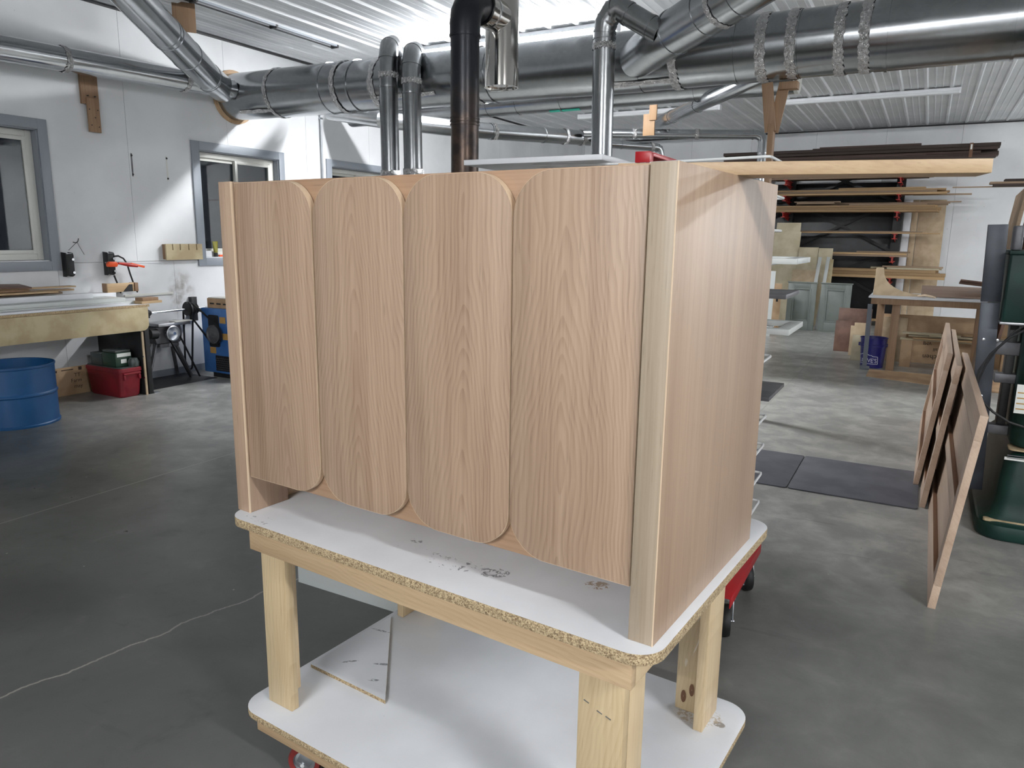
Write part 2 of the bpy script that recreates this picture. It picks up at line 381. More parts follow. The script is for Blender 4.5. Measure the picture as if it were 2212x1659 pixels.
def thing(name, label, cat, loc=(0, 0, 0), rz=0.0, group=None):
    o = bpy.data.objects.new(name, None); COL.objects.link(o); o.empty_display_size = .1
    o.location = loc; o.rotation_euler = (0, 0, rz)
    o.matrix_basis = Matrix.Translation(Vector(loc)) @ Matrix.Rotation(rz, 4, 'Z')
    return tag(o, label, cat, group)
def struct(o): o['kind'] = 'structure'; return o
def stuff(o): o['kind'] = 'stuff'; return o
def copy_tree(o, parent=None):
    c = o.copy(); COL.objects.link(c)
    if parent: c.parent = parent
    for ch in list(o.children): copy_tree(ch, c)
    return c
def rrect(x0, x1, y0, y1, r, n=6, corners=(1, 1, 1, 1)):
    """outline ccw from lower-left; corners = ll, lr, ur, ul rounded?"""
    out = []
    for k, (cx, cy, a) in enumerate(((x0, y0, PI), (x1, y0, 1.5*PI), (x1, y1, 0), (x0, y1, .5*PI))):
        if corners[k]:
            ox = cx+r if k in (0, 3) else cx-r; oy = cy+r if k in (0, 1) else cy-r
            out += [(ox+r*math.cos(a+.5*PI*i/n), oy+r*math.sin(a+.5*PI*i/n)) for i in range(n+1)]
        else: out.append((cx, cy))
    return out
def text_mesh(txt, size, name, fit=None):
    cu = bpy.data.curves.new(name, 'FONT'); cu.body = txt; cu.size = size; cu.resolution_u = 3
    ob = bpy.data.objects.new(name, cu); COL.objects.link(ob)
    bpy.context.view_layer.update()
    me = bpy.data.meshes.new_from_object(ob.evaluated_get(bpy.context.evaluated_depsgraph_get()))
    vs = [v.co.copy() for v in me.vertices]; fs = [tuple(p.vertices) for p in me.polygons]
    bpy.data.objects.remove(ob); bpy.data.curves.remove(cu); bpy.data.meshes.remove(me)
    return vs, fs

# ============================================================ ROOM
XL, XR, YF, YB, ZC = -7.0, 9.2, -6.5, 15.95, 3.617
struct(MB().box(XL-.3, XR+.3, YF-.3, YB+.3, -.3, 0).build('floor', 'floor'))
WIN = [(2.70, 3.935), (5.615, 6.755), (7.675, 8.88)]      # clear openings along Y
WZ0, WZ1 = 1.235, 2.385
def holed(mb, x0, x1, y0, y1, z0, z1, holes):
    ys = y0
    for a, b, c, d in sorted(holes):
        a, b, c, d = max(a, y0), min(b, y1), max(c, z0), min(d, z1)
        if b <= a or d <= c: continue
        if a > ys: mb.box(x0, x1, ys, a, z0, z1)
        if c > z0: mb.box(x0, x1, a, b, z0, c)
        if d < z1: mb.box(x0, x1, a, b, d, z1)
        ys = b
    if ys < y1: mb.box(x0, x1, ys, y1, z0, z1)
holes = [(a, b, WZ0, WZ1) for a, b in WIN]
mb = MB(); holed(mb, XL-.2, XL-.15, YF-.2, YB+.2, 0, ZC+.1, holes)
wl = struct(mb.build('wall_left', 'wall'))
for z0, z1, off in ((0, 1.2125, 5.214), (1.2155, ZC+.02, 6.017)):
    k0 = math.floor((YF-off)/1.22)
    y = off+k0*1.22
    while y < YB:
        mb = MB(); holed(mb, XL-.15, XL, max(y, YF)+.0015, min(y+1.22, YB+.15)-.0015, z0, z1, holes)
        mb.build('wall_panel', 'wall', wl); y += 1.22
wb = struct(MB().box(XL-.2, XR+.2, YB+.15, YB+.2, 0, ZC+.1).build('wall_back', 'wall'))
x = XL
while x < XR:
    MB().box(x+.0015, min(x+1.22, XR)-.0015, YB, YB+.15, 0, ZC+.02).build('wall_panel', 'wall', wb); x += 1.22
struct(MB().box(XR, XR+.2, YF-.2, YB+.2, 0, ZC+.1).build('wall_right', 'wall'))
struct(MB().box(XL-.2, XR+.2, YF-.2, YF, 0, ZC+.1).build('wall_front', 'wall'))
struct(MB().box(XL, XL+.012, 4.4, 7.4, 0, .07).build('baseboard_left', 'greypaint'))
ce = struct(MB().box(XL-.2, XR+.2, YF-.2, YB+.2, ZC+.03, ZC+.12).build('ceiling', 'ceil'))
RIB = .3048
x = XL
while x < XR:
    x1 = min(x+3*RIB, XR); pts = []
    xx = x
    while xx < x1-.01:
        for dx, dz in ((0, 0), (.018, -.02), (.044, -.02), (.062, 0), (.130, 0), (.136, -.004), (.150, -.004), (.156, 0), (.215, 0), (.221, -.004), (.235, -.004), (.241, 0)):
            if xx+dx < x1: pts.append((xx+dx, ZC+dz))
        xx += RIB
    pts += [(x1, ZC), (x1, ZC+.004), (x, ZC+.004)]
    MB().prism(pts, YF, YB+.02, axes='xz').build('ceiling_panel', 'ceil', ce); x = x1
struct(MB().box(XL, XL+.022, YF, YB, ZC-.045, ZC-.0205).build('trim_1', 'black'))
struct(MB().box(XL+.03, XR, YB-.022, YB, ZC-.045, ZC-.0205).build('trim_2', 'black'))
ca, cb_ = atz(404, 1, 3.575), atz(720, 104, 3.575); cdir = (cb_-ca).normalized()
cc_ = thing('ceiling_cable', 'black cable and thin grey channel clipped along the ribbed ceiling left of the pipes', 'cable', ca)
MB().tube([ca-cdir*1.2, ca, cb_], .007, 6).build('cable', 'rubber', cc_, smooth=True)
MB().beam(ca-cdir*1.2+V(.07, 0, .012), cb_+V(.07, 0, .012), .03, .02).build('channel', 'greypaint', cc_)
for f in (.02, .52, .99):
    q = ca.lerp(cb_, f); MB().box(q.x-.01, q.x+.09, q.y-.012, q.y+.012, q.z-.01, 3.5965).build('clip', 'black', cc_)
# windows: flat grey trim, grey jamb, white vinyl frame, panes
def window(n, y0, y1, slider):
    t = .098
    w = struct(MB().box(XL-.005, XL+.02, y0-t, y0, WZ0-.085, WZ1+.09).box(XL-.005, XL+.02, y1, y1+t*.85, WZ0-.085, WZ1+.09)
               .box(XL-.005, XL+.02, y0, y1, WZ1, WZ1+.09).box(XL-.005, XL+.02, y0, y1, WZ0-.085, WZ0).build('window_%d' % n, 'greypaint', bevel=.002))
    MB().box(XL-.15, XL, y0, y0+.008, WZ0, WZ1).box(XL-.15, XL, y1-.008, y1, WZ0, WZ1).box(XL-.15, XL, y0, y1, WZ1-.008, WZ1).build('jamb', 'greypaint', w)
    MB().box(XL-.15, XL, y0, y1, WZ0, WZ0+.008).build('window_sill', 'white', w)
    a, b, c, d, f = y0+.01, y1-.01, WZ0+.01, WZ1-.01, .055
    xf0, xf1 = XL-.145, XL-.075
    MB().box(xf0, xf1, a, a+f, c, d).box(xf0, xf1, b-f, b, c, d).box(xf0, xf1, a+f, b-f, c, c+f).box(xf0, xf1, a+f, b-f, d-f, d).build('window_frame', 'vinyl', w, bevel=.004)
    m = (a+b)/2
    for (p, q, dx) in ((a+f-.005, m+.02, -.02), (m-.02, b-f+.005, .012)):
        s = .034
        sa = MB().box(xf0+.028+dx, xf1-.012+dx, p, p+s, c+f, d-f).box(xf0+.028+dx, xf1-.012+dx, q-s, q, c+f, d-f).box(xf0+.028+dx, xf1-.012+dx, p+s, q-s, c+f, c+f+s).box(xf0+.028+dx, xf1-.012+dx, p+s, q-s, d-f-s, d-f).build('sash', 'vinyl', w, bevel=.003)
        MB().box(xf0+.04+dx, xf0+.045+dx, p+s, q-s, c+f+s, d-f-s).build('pane', 'glass', sa)
for i, (a, b) in enumerate(WIN): window(i+1, a, b, i)
# conduit up the left wall and across the ceiling
c = thing('conduit', 'thin metal conduit running up the white wall between window and window', 'conduit', (XL+.02, 7.5, .3))
MB().tube([(XL+.02, 7.49, .3), (XL+.02, 7.49, 3.52), (XL+.04, 7.49, 3.575), (XL+.1, 7.49, 3.585), (-5.3, 7.60, 3.585)], .014, 8).build('pipe', 'zinc', c, smooth=True)
for z in (.9, 2.0, 2.95): MB().box(XL, XL+.037, 7.465, 7.515, z, z+.02).build('strap', 'zinc', c)

# ============================================================ LIGHTS (8 ft strips under the ceiling ribs)
lab = {(-5.34, 7.33): 'lit white ceiling strip glowing above the galvanised trunk duct, left of the chimney',
       (-5.55, 12.35): 'unlit white strip light on the far ceiling, left one, behind the wooden hanger',
       (-2.28, 12.35): 'unlit white strip light on the far ribbed ceiling above the lumber rack',
       (2.7, -.5): 'lit ceiling strip overhead far to the right of the camera',
       (-1.7, -3.9): 'lit ceiling strip behind the camera', (5.6, 9.6): 'unseen fill strip added far to the right beyond the green machine', (5.6, 13.4): 'unseen fill strip added farthest right to brighten the back wall'}
for (x0, y, on) in STRIPS:
    f = thing('strip_light', lab[(x0, y)], 'light', (x0+1.22, y, ZC-.02), group='ceiling strip lights')
    MB().box(x0, x0+2.44, y-.055, y+.055, ZC-.062, ZC-.0205).build('housing', 'white', f, bevel=.004)
    pr = [(y-.045, ZC-.062), (y-.036, ZC-.088), (y-.015, ZC-.098), (y+.015, ZC-.098), (y+.036, ZC-.088), (y+.045, ZC-.062)]
    MB().prism(pr, x0+.02, x0+2.42, axes='yz').build('lens', ('lens', 'lit', 'lit2')[on], f)
    for xe in (x0-.002, x0+2.42): MB().box(xe, xe+.022, y-.057, y+.057, ZC-.1, ZC-.021).build('end_cap', 'white', f)

# ============================================================ CABINET ON ITS TABLE
CX, CY, TH, TZ = -.3702, 1.2268, -.080930, .764
TT = Matrix.Translation((CX, CY, 0)) @ Matrix.Rotation(TH, 4, 'Z')
def cw(u, v, z): return TT @ V(u, v, z)
CW, CD, CH, ST = 1.22, .621, .8716, .0503
cab = thing('vanity_cabinet', 'pale oak cabinet with four round-cornered doors standing on the white-topped table', 'cabinet', (CX, CY, TZ), TH)
def cpart(name, mb, mat, bevel=.0012, parent=None, **k): return mb.build(name, mat, parent or cab, bevel, local=True, **k)
cpart('stile', MB().box(-ST, -.0016, 0, .022, 0, CH), 'oak_grey')
cpart('side_panel', MB().box(-.020, 0, .001, CD, 0, CH), 'oak_side')
cpart('edge_band', MB().box(-.0024, -.0003, -.0004, .003, 0, CH), 'oak_edge', 0)
cpart('stile', MB().box(-CW, -CW+ST, 0, .13, 0, CH), 'oak')
cpart('edge_band', MB().box(-CW+ST-.002, -CW+ST+.0006, -.0005, .004, 0, CH), 'oak_edge', 0)
cpart('side_panel', MB().box(-CW, -CW+.022, .131, CD, 0, CH), 'oak_edge')
cpart('top_rail', MB().box(-CW+ST+.001, -ST-.001, .027, .047, .70, CH), 'oak_h')
cpart('bottom_rail', MB().box(-CW+ST+.001, -ST-.001, .027, .047, .094, .22), 'oak_h')
cpart('top_panel', MB().box(-CW+.023, -.021, .048, CD-.02, CH-.022, CH-.001), 'oak_h')
cpart('bottom_panel', MB().box(-CW+.023, -.021, .048, CD-.02, .094, .112), 'oak_h')
cpart('back_panel', MB().box(-CW+.023, -.021, CD-.019, CD-.006, .0, CH-.001), 'oak')
cpart('toe_kick', MB().box(-CW+.023, -.021, .30, .318, 0, .092), 'oak_h')
DW, DZ0, DZ1, R = .2735, .104, .8675, .086
for i, (x0, cor) in enumerate(((-1.1640, (0, 1, 1, 0)), (-.8825, (1, 1, 1, 1)), (-.6045, (1, 1, 1, 1)), (-.3268, (1, 0, 0, 1)))):
    w, h = (DW-(.0022 if i == 3 else 0))/2, (DZ1-DZ0)/2
    pts = rrect(-w, w, -h, h, R, 12, cor)
    d = cpart('door', MB().prism(pts, -.0095, .0095), 'oak_door')
    d.location = (x0+w, .015, DZ0+h)
    d.matrix_basis = Matrix.Translation((x0+w, .015, DZ0+h))
    o = rrect(-w-.0006, w+.0006, -h-.0006, h+.0006, R+.0006, 12, cor); n = len(o)
    vs = [V(p[0], y, p[1]) for y in (-.009, .009) for p in o]+[V(p[0]*.9985, y, p[1]*.9985) for y in (-.009, .009) for p in o]
    fs = [(k, (k+1) % n, n+(k+1) % n, n+k) for k in range(n)]+[(2*n+k, 3*n+k, 3*n+(k+1) % n, 2*n+(k+1) % n) for k in range(n)]
    fs += [(k, 2*n+k, 2*n+(k+1) % n, (k+1) % n) for k in range(n)]+[(n+k, n+(k+1) % n, 3*n+(k+1) % n, 3*n+k) for k in range(n)]
    eb = MB().add(vs, fs).build('edge_band', 'oak_edge', d, local=True, smooth=True)
# oak stick lying across the side of the cabinet
A, B = V(-.342, 1.537, 1.6352), V(.086, 1.635, 1.6352); dd = (B-A).normalized(); nn = V(-dd.y, dd.x, 0)
mb = MB().beam(A-dd*.24+nn*.045+V(0, 0, .0128), B+nn*.045+V(0, 0, .0128), .09, .0255)
tag(mb.build('oak_board', 'oak_board', bevel=.0015), 'planed oak board lying on the cabinet top and sticking out to the right', 'board')

tab = thing('rolling_table', 'wooden shop table with white melamine top and shelf on casters under the oak cabinet', 'table', (CX, CY, 0), TH)
def tpart(name, mb, mat, bevel=.002, parent=None, **k): return mb.build(name, mat, parent or tab, bevel, local=True, **k)
tpart('tabletop', MB().prism(rrect(-1.215, .02, -.045, .765, .06, 8), .740, TZ-.0002, axes='xy'), 'mel_top', .0008)
tpart('apron', MB().box(-1.152, -.03, -.02, .0, .672, .7395), 'maple_h')
tpart('apron', MB().box(-1.152, -.03, .715, .735, .672, .7395), 'maple_h')
tpart('side_apron', MB().box(-1.152, -1.132, .001, .714, .672, .7395), 'maple')
tpart('side_apron', MB().box(-.055, -.03, .001, .714, .672, .7395), 'maple')
for (xa, xb, ya, yb, sa, sb, sy0, sy1) in ((-1.160, -1.062, .02, .046, -1.160, -1.134, .047, .115), (-.162, -.060, .02, .046, -.086, -.060, .047, .125),
                                           (-.182, -.105, .66, .686, -.104, -.078, .592, .714), (-1.140, -1.062, .66, .686, -1.186, -1.160, .592, .70)):
    l = tpart('leg', MB().box(xa, xb, ya, yb, .1905, .7395), 'maple_leg')
    tpart('side_board', MB().box(sa, sb, sy0, sy1, .1905, .7395), 'maple', parent=l)
for (x, z, a) in ((-.148, .588, .012), (-.118, .575, .012), (-.098, .570, .012)):
    tpart('staple', MB().beam((x, .0188, z), (x+a, .0188, z-.004), .0015, .0025), 'chrome', 0)
for (x, z) in ((-.135, .262), (-.158, .235)): tpart('pocket_hole', MB().lathe([(.001, 0), (.007, 0), (.0075, .001), (.001, .0012)], 12, T=Matrix.Translation((x, .6585, z)) @ Matrix.Diagonal((1, 1, 2.6, 1)) @ Matrix.Rotation(PI/2, 4, 'X')), 'dark_brown', 0)
tpart('shelf', MB().prism(rrect(-1.215, .005, -.046, .775, .07, 8), .171, .190, axes='xy'), 'mel_low', .0008)
tpart('frame_rail', MB().box(-1.16, -.05, -.025, -.003, .122, .1705), 'maple_h')
tpart('frame_rail', MB().box(-1.16, -.05, .73, .752, .122, .1705), 'maple_h')
tpart('frame_rail', MB().box(-1.16, -1.138, -.002, .729, .122, .1705), 'maple')
tpart('frame_rail', MB().box(-.072, -.05, -.002, .729, .122, .1705), 'maple')
def caster(parent, p, ax, r, tyre, hubmat, top, swivel=None, local=True):
    """wheel of radius r at p (on the floor), axle direction ax, plate at height top; returns nothing"""
    p = Vector(p); ax = Vector(ax).normalized(); cz = V(p.x, p.y, r)
    q = V(0, 0, 1).rotation_difference(ax).to_matrix().to_4x4(); T = Matrix.Translation(cz) @ q
    fwd = ax.cross(V(0, 0, 1)); off = cz-fwd*.03
    w = MB().lathe([(r*.66, -.016), (r*.93, -.017), (r, -.010), (r, .010), (r*.93, .017), (r*.66, .016)], 28, T=T).build('wheel', tyre, parent, local=local, smooth=True)
    hb = MB().lathe([(.001, -.019), (.012, -.019), (.014, -.012), (r*.6, -.010), (r*.67, -.014), (r*.67, .014), (r*.6, .010), (.014, .012), (.012, .019), (.001, .019)], 24, T=T).build('hub', hubmat, w, local=True, smooth=True)
    f = MB()
    for s in (-1, 1):
        f.beam(cz+ax*s*.024, V(off.x, off.y, top-.02)+ax*s*.024, .004, .042, up=fwd)
    f.lathe([(.02, 0), (.034, .0), (.034, .012), (.02, .012)], 16, c=(off.x, off.y, top-.026))
    f.box(off.x-.035, off.x+.035, off.y-.035, off.y+.035, top-.012, top-.004)
    f.build('fork', 'zinc', parent, .001, local=local)
    MB().tube([cz-ax*.032, cz+ax*.032], .006, 8).build('axle_bolt', 'chrome', parent, local=local, smooth=True)
tyr = base_mat('red tyre', srgb(118, 36, 32), .5)[0]; M_['redtyre'] = tyr
for (u, v) in ((-1.03, .035), (-.13, .05), (-1.06, .68), (-.14, .68)): caster(tab, (u, v, 0), (.5, -.86, 0), .048, 'redtyre', 'zinc', .122)
# triangular melamine offcut on the shelf
T0 = Matrix.Translation((0, 0, 0))
of = MB().prism([(-1.188, .200), (-.872, .196), (-1.188, .562)], .1905, .2015, T=TT, axes='xy')
ob = MB().prism([(-1.188, .200), (-.872, .196), (-1.188, .562)], .1905, .2015, axes='xy').build('melamine_offcut', 'mel_off', local=True)
ob.matrix_basis = TT; tag(ob, 'triangular white melamine offcut lying on the lower shelf of the rolling table', 'offcut')
# white sheet standing on the floor behind the table
tag(MB().beam((-2.28, 2.213, .17), (-1.42, 2.213, .17), .018, .34).build('melamine_sheet', 'palepaint', bevel=.001), 'white melamine sheet standing on the floor behind the rolling table', 'sheet')

# ============================================================ DRYING RACK behind the cabinet
rk = thing('drying_rack', 'red drying rack with white rod arms on black wheels behind the oak cabinet', 'rack', (-.92, 2.95, 0))
ch = lambda x0, x1, y0, y1, z0, z1: MB().box(x0, x1, y0, y1, z1-.004, z1).box(x0, x0+.004, y0, y1, z0, z1-.004).box(x1-.004, x1, y0, y1, z0, z1-.004)
ch(-.600, -.506, 2.63, 3.22, .155, .195).build('side_rail', 'red', rk, .001)
ch(-1.334, -1.240, 2.63, 3.22, .155, .195).build('side_rail', 'red', rk, .001)
MB().box(-1.239, -.601, 2.67, 2.71, .155, .195).build('cross_rail', 'red', rk, .002)
MB().box(-1.239, -.601, 3.14, 3.18, .155, .195).build('cross_rail', 'red', rk, .002)
MB().box(-1.239, -.601, 2.93, 2.98, .155, .195).build('cross_rail', 'red', rk, .002)
for (x, y, a) in ((-.535, 2.715, (1, .25, 0)), (-.545, 3.15, (.9, .42, 0)), (-1.287, 2.70, (1, 0, 0)), (-1.287, 3.15, (1, .2, 0))):
    caster(rk, (x, y, 0), a, .062, 'rubber', 'zinc', .167, local=False)
MB().box(-.946, -.894, 2.93, 2.98, .196, 1.774).build('upright', 'red', rk, .002)
tb = MB().box(-.946, -.892, 2.60, 2.604, 1.7745, 1.812).box(-.946, -.892, 2.604, 2.985, 1.8085, 1.812).box(-.946, -.942, 2.604, 2.985, 1.7745, 1.8085)
tb.box(-.896, -.892, 2.604, 2.64, 1.7745, 1.8085).box(-.896, -.892, 2.64, 2.985, 1.798, 1.8085).box(-.896, -.892, 2.95, 2.985, 1.7745, 1.798)
tb.build('top_bar', 'red', rk, .0008)
z = 1.778; k = 0
while z > .3:
    r = .0048
    for s in (1, -1):
        tip = -.92+s*.438; root = -.92+s*.026
        MB().tube([(root, 2.61, z-.006), (tip-s*.02, 2.60, z), (tip-s*.004, 2.604, z), (tip, 2.625, z), (tip, 2.905, z), (tip-s*.004, 2.926, z), (tip-s*.02, 2.93, z), (root, 2.945, z-.006)], r, 8).build('rod_arm', 'whitepowder', rk, smooth=True)
    z -= .117; k += 1
MB().box(-.930, -.910, 2.606, 2.616, .28, 1.774).build('rod_plate', 'whitepowder', rk)
tag(MB().box(-1.636, -1.052, 2.55, 2.98, 1.7835, 1.803).build('white_board', 'white', bevel=.001), 'white painted panel lying on the top rods of the red drying rack', 'board')
def cabinet_frame(name, x0, x1, y0, y1, z, label, rz):
    t = thing(name, label, 'frame', ((x0+x1)/2, (y0+y1)/2, z), rz, 'painted frames on the drying rack')
    a, b, w, h = (x1-x0)/2, (y1-y0)/2, .042, .019
    for (p, q, r_, s_) in ((-a, a, -b, -b+w), (-a, a, b-w, b)): MB().box(p, q, r_, s_, 0, h).build('rail', 'palepaint', t, .001, local=True)
    for (p, q) in ((-a, -a+w), (a-w, a)): MB().box(p, q, -b+w, b-w, 0, h).build('stile', 'palepaint', t, .001, local=True)
    return t
cabinet_frame('face_frame', -.86, -.372, 2.585, 2.915, 1.433, 'pale grey painted frame on the drying rack, upper of the two poking out right', 0)
cabinet_frame('face_frame', -.86, -.376, 2.585, 2.90, 1.199+.0, 'pale grey painted frame on the drying rack, lower of the two poking out right', 0)
tag(MB().box(-.84, -.40, 2.62, 2.91, 1.316, 1.331).build('painted_shelf', 'castiron', bevel=.001), 'dark grey shelf board lying on the drying rack between the pale frames', 'board')
tag(MB().box(-.86, -.425, 2.605, 2.915, .964, .978).build('painted_shelf', 'castiron', bevel=.001), 'dark grey shelf board lying on the drying rack near its middle', 'board')

# ============================================================ DUCTWORK
def ring(p, d, r, w, t=.006):
    """profile of a raised band round a pipe of radius r at p along d"""
    T = Matrix.Translation(p) @ V(0, 0, 1).rotation_difference(Vector(d).normalized()).to_matrix().to_4x4()
    return MB().lathe([(r-.002, -w/2), (r+t, -w/2), (r+t, w/2), (r-.002, w/2)], 32, T=T)
def foil(p, d, r, w, seed=0):
    rnd = random.Random(seed); n = 72; vs = []; rows = 6
    T = Matrix.Translation(p) @ V(0, 0, 1).rotation_difference(Vector(d).normalized()).to_matrix().to_4x4()
    for i in range(rows):
        for j in range(n):
            a = 2*PI*j/n; rr = r+(.001 if i in (0, rows-1) else .003)+rnd.uniform(0, .007)
            vs.append(T @ V(rr*math.cos(a), rr*math.sin(a), (i/(rows-1)-.5)*w+rnd.uniform(-.008, .008)))
    fs = [(i*n+j, i*n+(j+1) % n, (i+1)*n+(j+1) % n, (i+1)*n+j) for i in range(rows-1) for j in range(n)]
    return MB().add(vs, fs)
TR = .25
tp = [V(-7.0, 6.13, 3.0), V(-2.3, 6.44, 3.0), V(3.4, 6.36, 3.0)]
def tpos(x):
    a, b = (tp[0], tp[1]) if x < tp[1].x else (tp[1], tp[2]); f = (x-a.x)/(b.x-a.x); return a.lerp(b, f)
tr = thing('trunk_duct', 'big galvanised trunk duct running across the room under the ceiling with foil taped joints', 'duct', (-7, 6.13, 2.75))
cuts = [-6.975, -6.3, -5.45, -4.95, -3.9, -2.95, -2.3, -1.62, -1.02, -.5, .35, 1.4, 3.4]
for i in range(len(cuts)-1):
    r = TR*(1.0 if i % 2 else .985)
    MB().tube([tpos(cuts[i]), tpos(cuts[i+1])], r, 40, caps=False).build('duct_section', 'galv', tr, smooth=True)
dx = (tp[2]-tp[1]).normalized()
for k, (x, w) in enumerate(((-6.3, .05), (-5.42, .06), (-4.95, .07), (-3.86, .06), (-1.98, .07), (-1.29, .08), (-1.07, .07), (-.73, .07), (-.56, .07))):
    foil(tpos(x), dx, TR, w, k).build('foil_tape', 'foil', tr, smooth=True, ang=25)
for x in (-5.60, -5.25, -4.05, -3.72, -1.50, -.42, .36): ring(tpos(x), dx, TR, .02, .007).build('seam_ring', 'galv', tr, smooth=True)
ring(V(-6.983, 6.13, 3.0), (1, 0, 0), TR, .03, .035).build('wall_collar', 'plybox', tr)
# foil strips on the saddle taps
def patch(a0, a1, x0, x1, seed):
    rnd = random.Random(seed); vs = []; fs = []; nx, na = 10, 4
    for i in range(nx):
        for j in range(na):
            x = x0+(x1-x0)*i/(nx-1); a = a0+(a1-a0)*j/(na-1); rr = TR+.004+rnd.uniform(0, .006); p = tpos(x)
            vs.append(V(p.x, p.y+rr*math.cos(a), p.z+rr*math.sin(a)+rnd.uniform(-.006, .006)))
    fs = [(i*na+j, (i+1)*na+j, (i+1)*na+j+1, i*na+j+1) for i in range(nx-1) for j in range(na-1)]
    return MB().add(vs, fs)
A180 = lambda d: math.radians(d)
for a0, a1, x0, x1 in ((A180(215), A180(225), -4.95, -4.25), (A180(228), A180(240), -2.62, -1.98), (A180(226), A180(236), -6.75, -6.3)):
    patch(a0, a1, x0, x1, int(-x0*100)).build('foil_strip', 'foil', tr, smooth=True)
def pipe(name, label, path, r, matname='galv', rings=(), foils=(), n=24, cat='duct', caps=False, group=None, joined=None):
    """one pipe run as a thing: straight sections plus joints at fractions of its segments"""
    P = [Vector(p) for p in path]
    if joined:
        t = MB().tube(P, r, n, caps).build(name, matname, joined, smooth=True, ang=50); t['label'] = label
    else:
        t = thing(name, label, cat, P[0], group=group)
        MB().tube(P, r, n, caps).build('pipe', matname, t, smooth=True, ang=50)
    rr = r if not isinstance(r, (list, tuple)) else r[0]
    def at(q): i = int(q); i = min(i, len(P)-2); f = q-i; return P[i].lerp(P[i+1], f), (P[i+1]-P[i]), (rr if not isinstance(r, (list, tuple)) else r[i]+(r[i+1]-r[i])*f)
    for q in rings: p, d, ra = at(q); ring(p, d, ra, .016, .005).build('seam_ring', matname, t, smooth=True)
    for k, q in enumerate(foils): p, d, ra = at(q); foil(p, d, ra, .05, k+11).build('foil_tape', 'foil', t, smooth=True, ang=25)
    return t
# branch from the left end of the trunk rising toward the camera
pipe('branch_duct', 'shiny galvanised branch duct rising from the left end of the trunk', [(-6.83, 5.84, 3.03), (-6.66, 5.52, 3.075), (-5.68, 4.06, 3.3), (-5.2, 3.35, 3.41)], .143, 'galv_bright', rings=(1.0, 1.02, 1.35, 1.62, 1.66), n=32, joined=tr)
# big branch on the right rising over the camera
bl = pipe('branch_duct', 'big galvanised branch duct rising to the right from the trunk with a foil taped wye', [(-2.33, 6.33, 2.99), (-2.05, 6.10, 3.06), (-1.25, 5.57, 3.22), (-.35, 4.95, 3.40)], .172, 'galv', rings=(1.18, 1.55, 1.90), foils=(1.72,), n=36, joined=tr)
dp = .089
pipe('drop_pipe', 'grey pipe dropping from a round elbow off the trunk, left one of the close pair', [(-4.635, 5.93, .06), (-4.655, 5.93, 3.10), (-4.660, 5.945, 3.19), (-4.68, 5.985, 3.255), (-4.70, 6.05, 3.285), (-4.74, 6.13, 3.25), (-4.80, 6.22, 3.16)], dp, 'galv_dark', rings=(.93, 1.5, 3.2), foils=(.965, .67), joined=tr)
pipe('drop_pipe', 'grey pipe dropping from a round elbow off the trunk, right one of the close pair', [(-4.35, 5.93, .06), (-4.386, 5.93, 3.02), (-4.39, 5.945, 3.11), (-4.41, 5.985, 3.175), (-4.43, 6.05, 3.205), (-4.47, 6.13, 3.19), (-4.53, 6.22, 3.12)], dp, 'galv_dark', rings=(.93, 1.5, 3.2), foils=(.965, .69), joined=tr)
pipe('drop_pipe', 'grey pipe dropping from an angled elbow on the big right branch', [(-2.43, 5.93, .06), (-2.463, 5.93, 3.13), (-2.455, 5.93, 3.20), (-2.40, 5.925, 3.275), (-2.33, 5.92, 3.285), (-2.00, 5.94, 3.08)], dp, 'galv_dark', rings=(.985, 1.0, 2.2, 3.1, 4.2, 4.75), foils=(.965,), joined=tr)
pipe('wall_pipe', 'long shiny pipe along the left wall above the window running into the trunk', [(-6.76, 1.2, 2.86), (-6.76, 3.64, 2.96), (-6.76, 5.9, 3.03)], .104, 'galv_bright', rings=(1.21,), foils=(1.2, 1.735), n=28, joined=tr)
# pipe H behind the trunk
hp = pipe('lower_duct', 'pale capped pipe hanging along the far side of the trunk', [(-6.6, 7.66, 3.005), (-1.22, 7.66, 3.005)], .150, 'galv', rings=(.38, .45, .55, .82, .97), n=32, caps=False)
MB().lathe([(.001, 0), (.02, .0), (.02, .004), (.151, .004), (.151, -.03)], 32, T=Matrix.Translation((-1.22, 7.66, 3.005)) @ Matrix.Rotation(PI/2, 4, 'Y')).build('end_cap', 'vinyl', hp, smooth=True)
for a, b in ((-4.92, -4.72), (-3.78, -3.42)):  # teal patches low on the pipe
    vs = []; N = 6
    for i in range(N+1):
        t = math.radians(248+22*i/N)
        for x in (a, b): vs.append(V(x, 7.66+.154*math.cos(t), 3.005+.154*math.sin(t)))
    MB().add(vs, [(2*i, 2*i+1, 2*i+3, 2*i+2) for i in range(N)]).build('teal_patch', 'teal', hp, smooth=True)
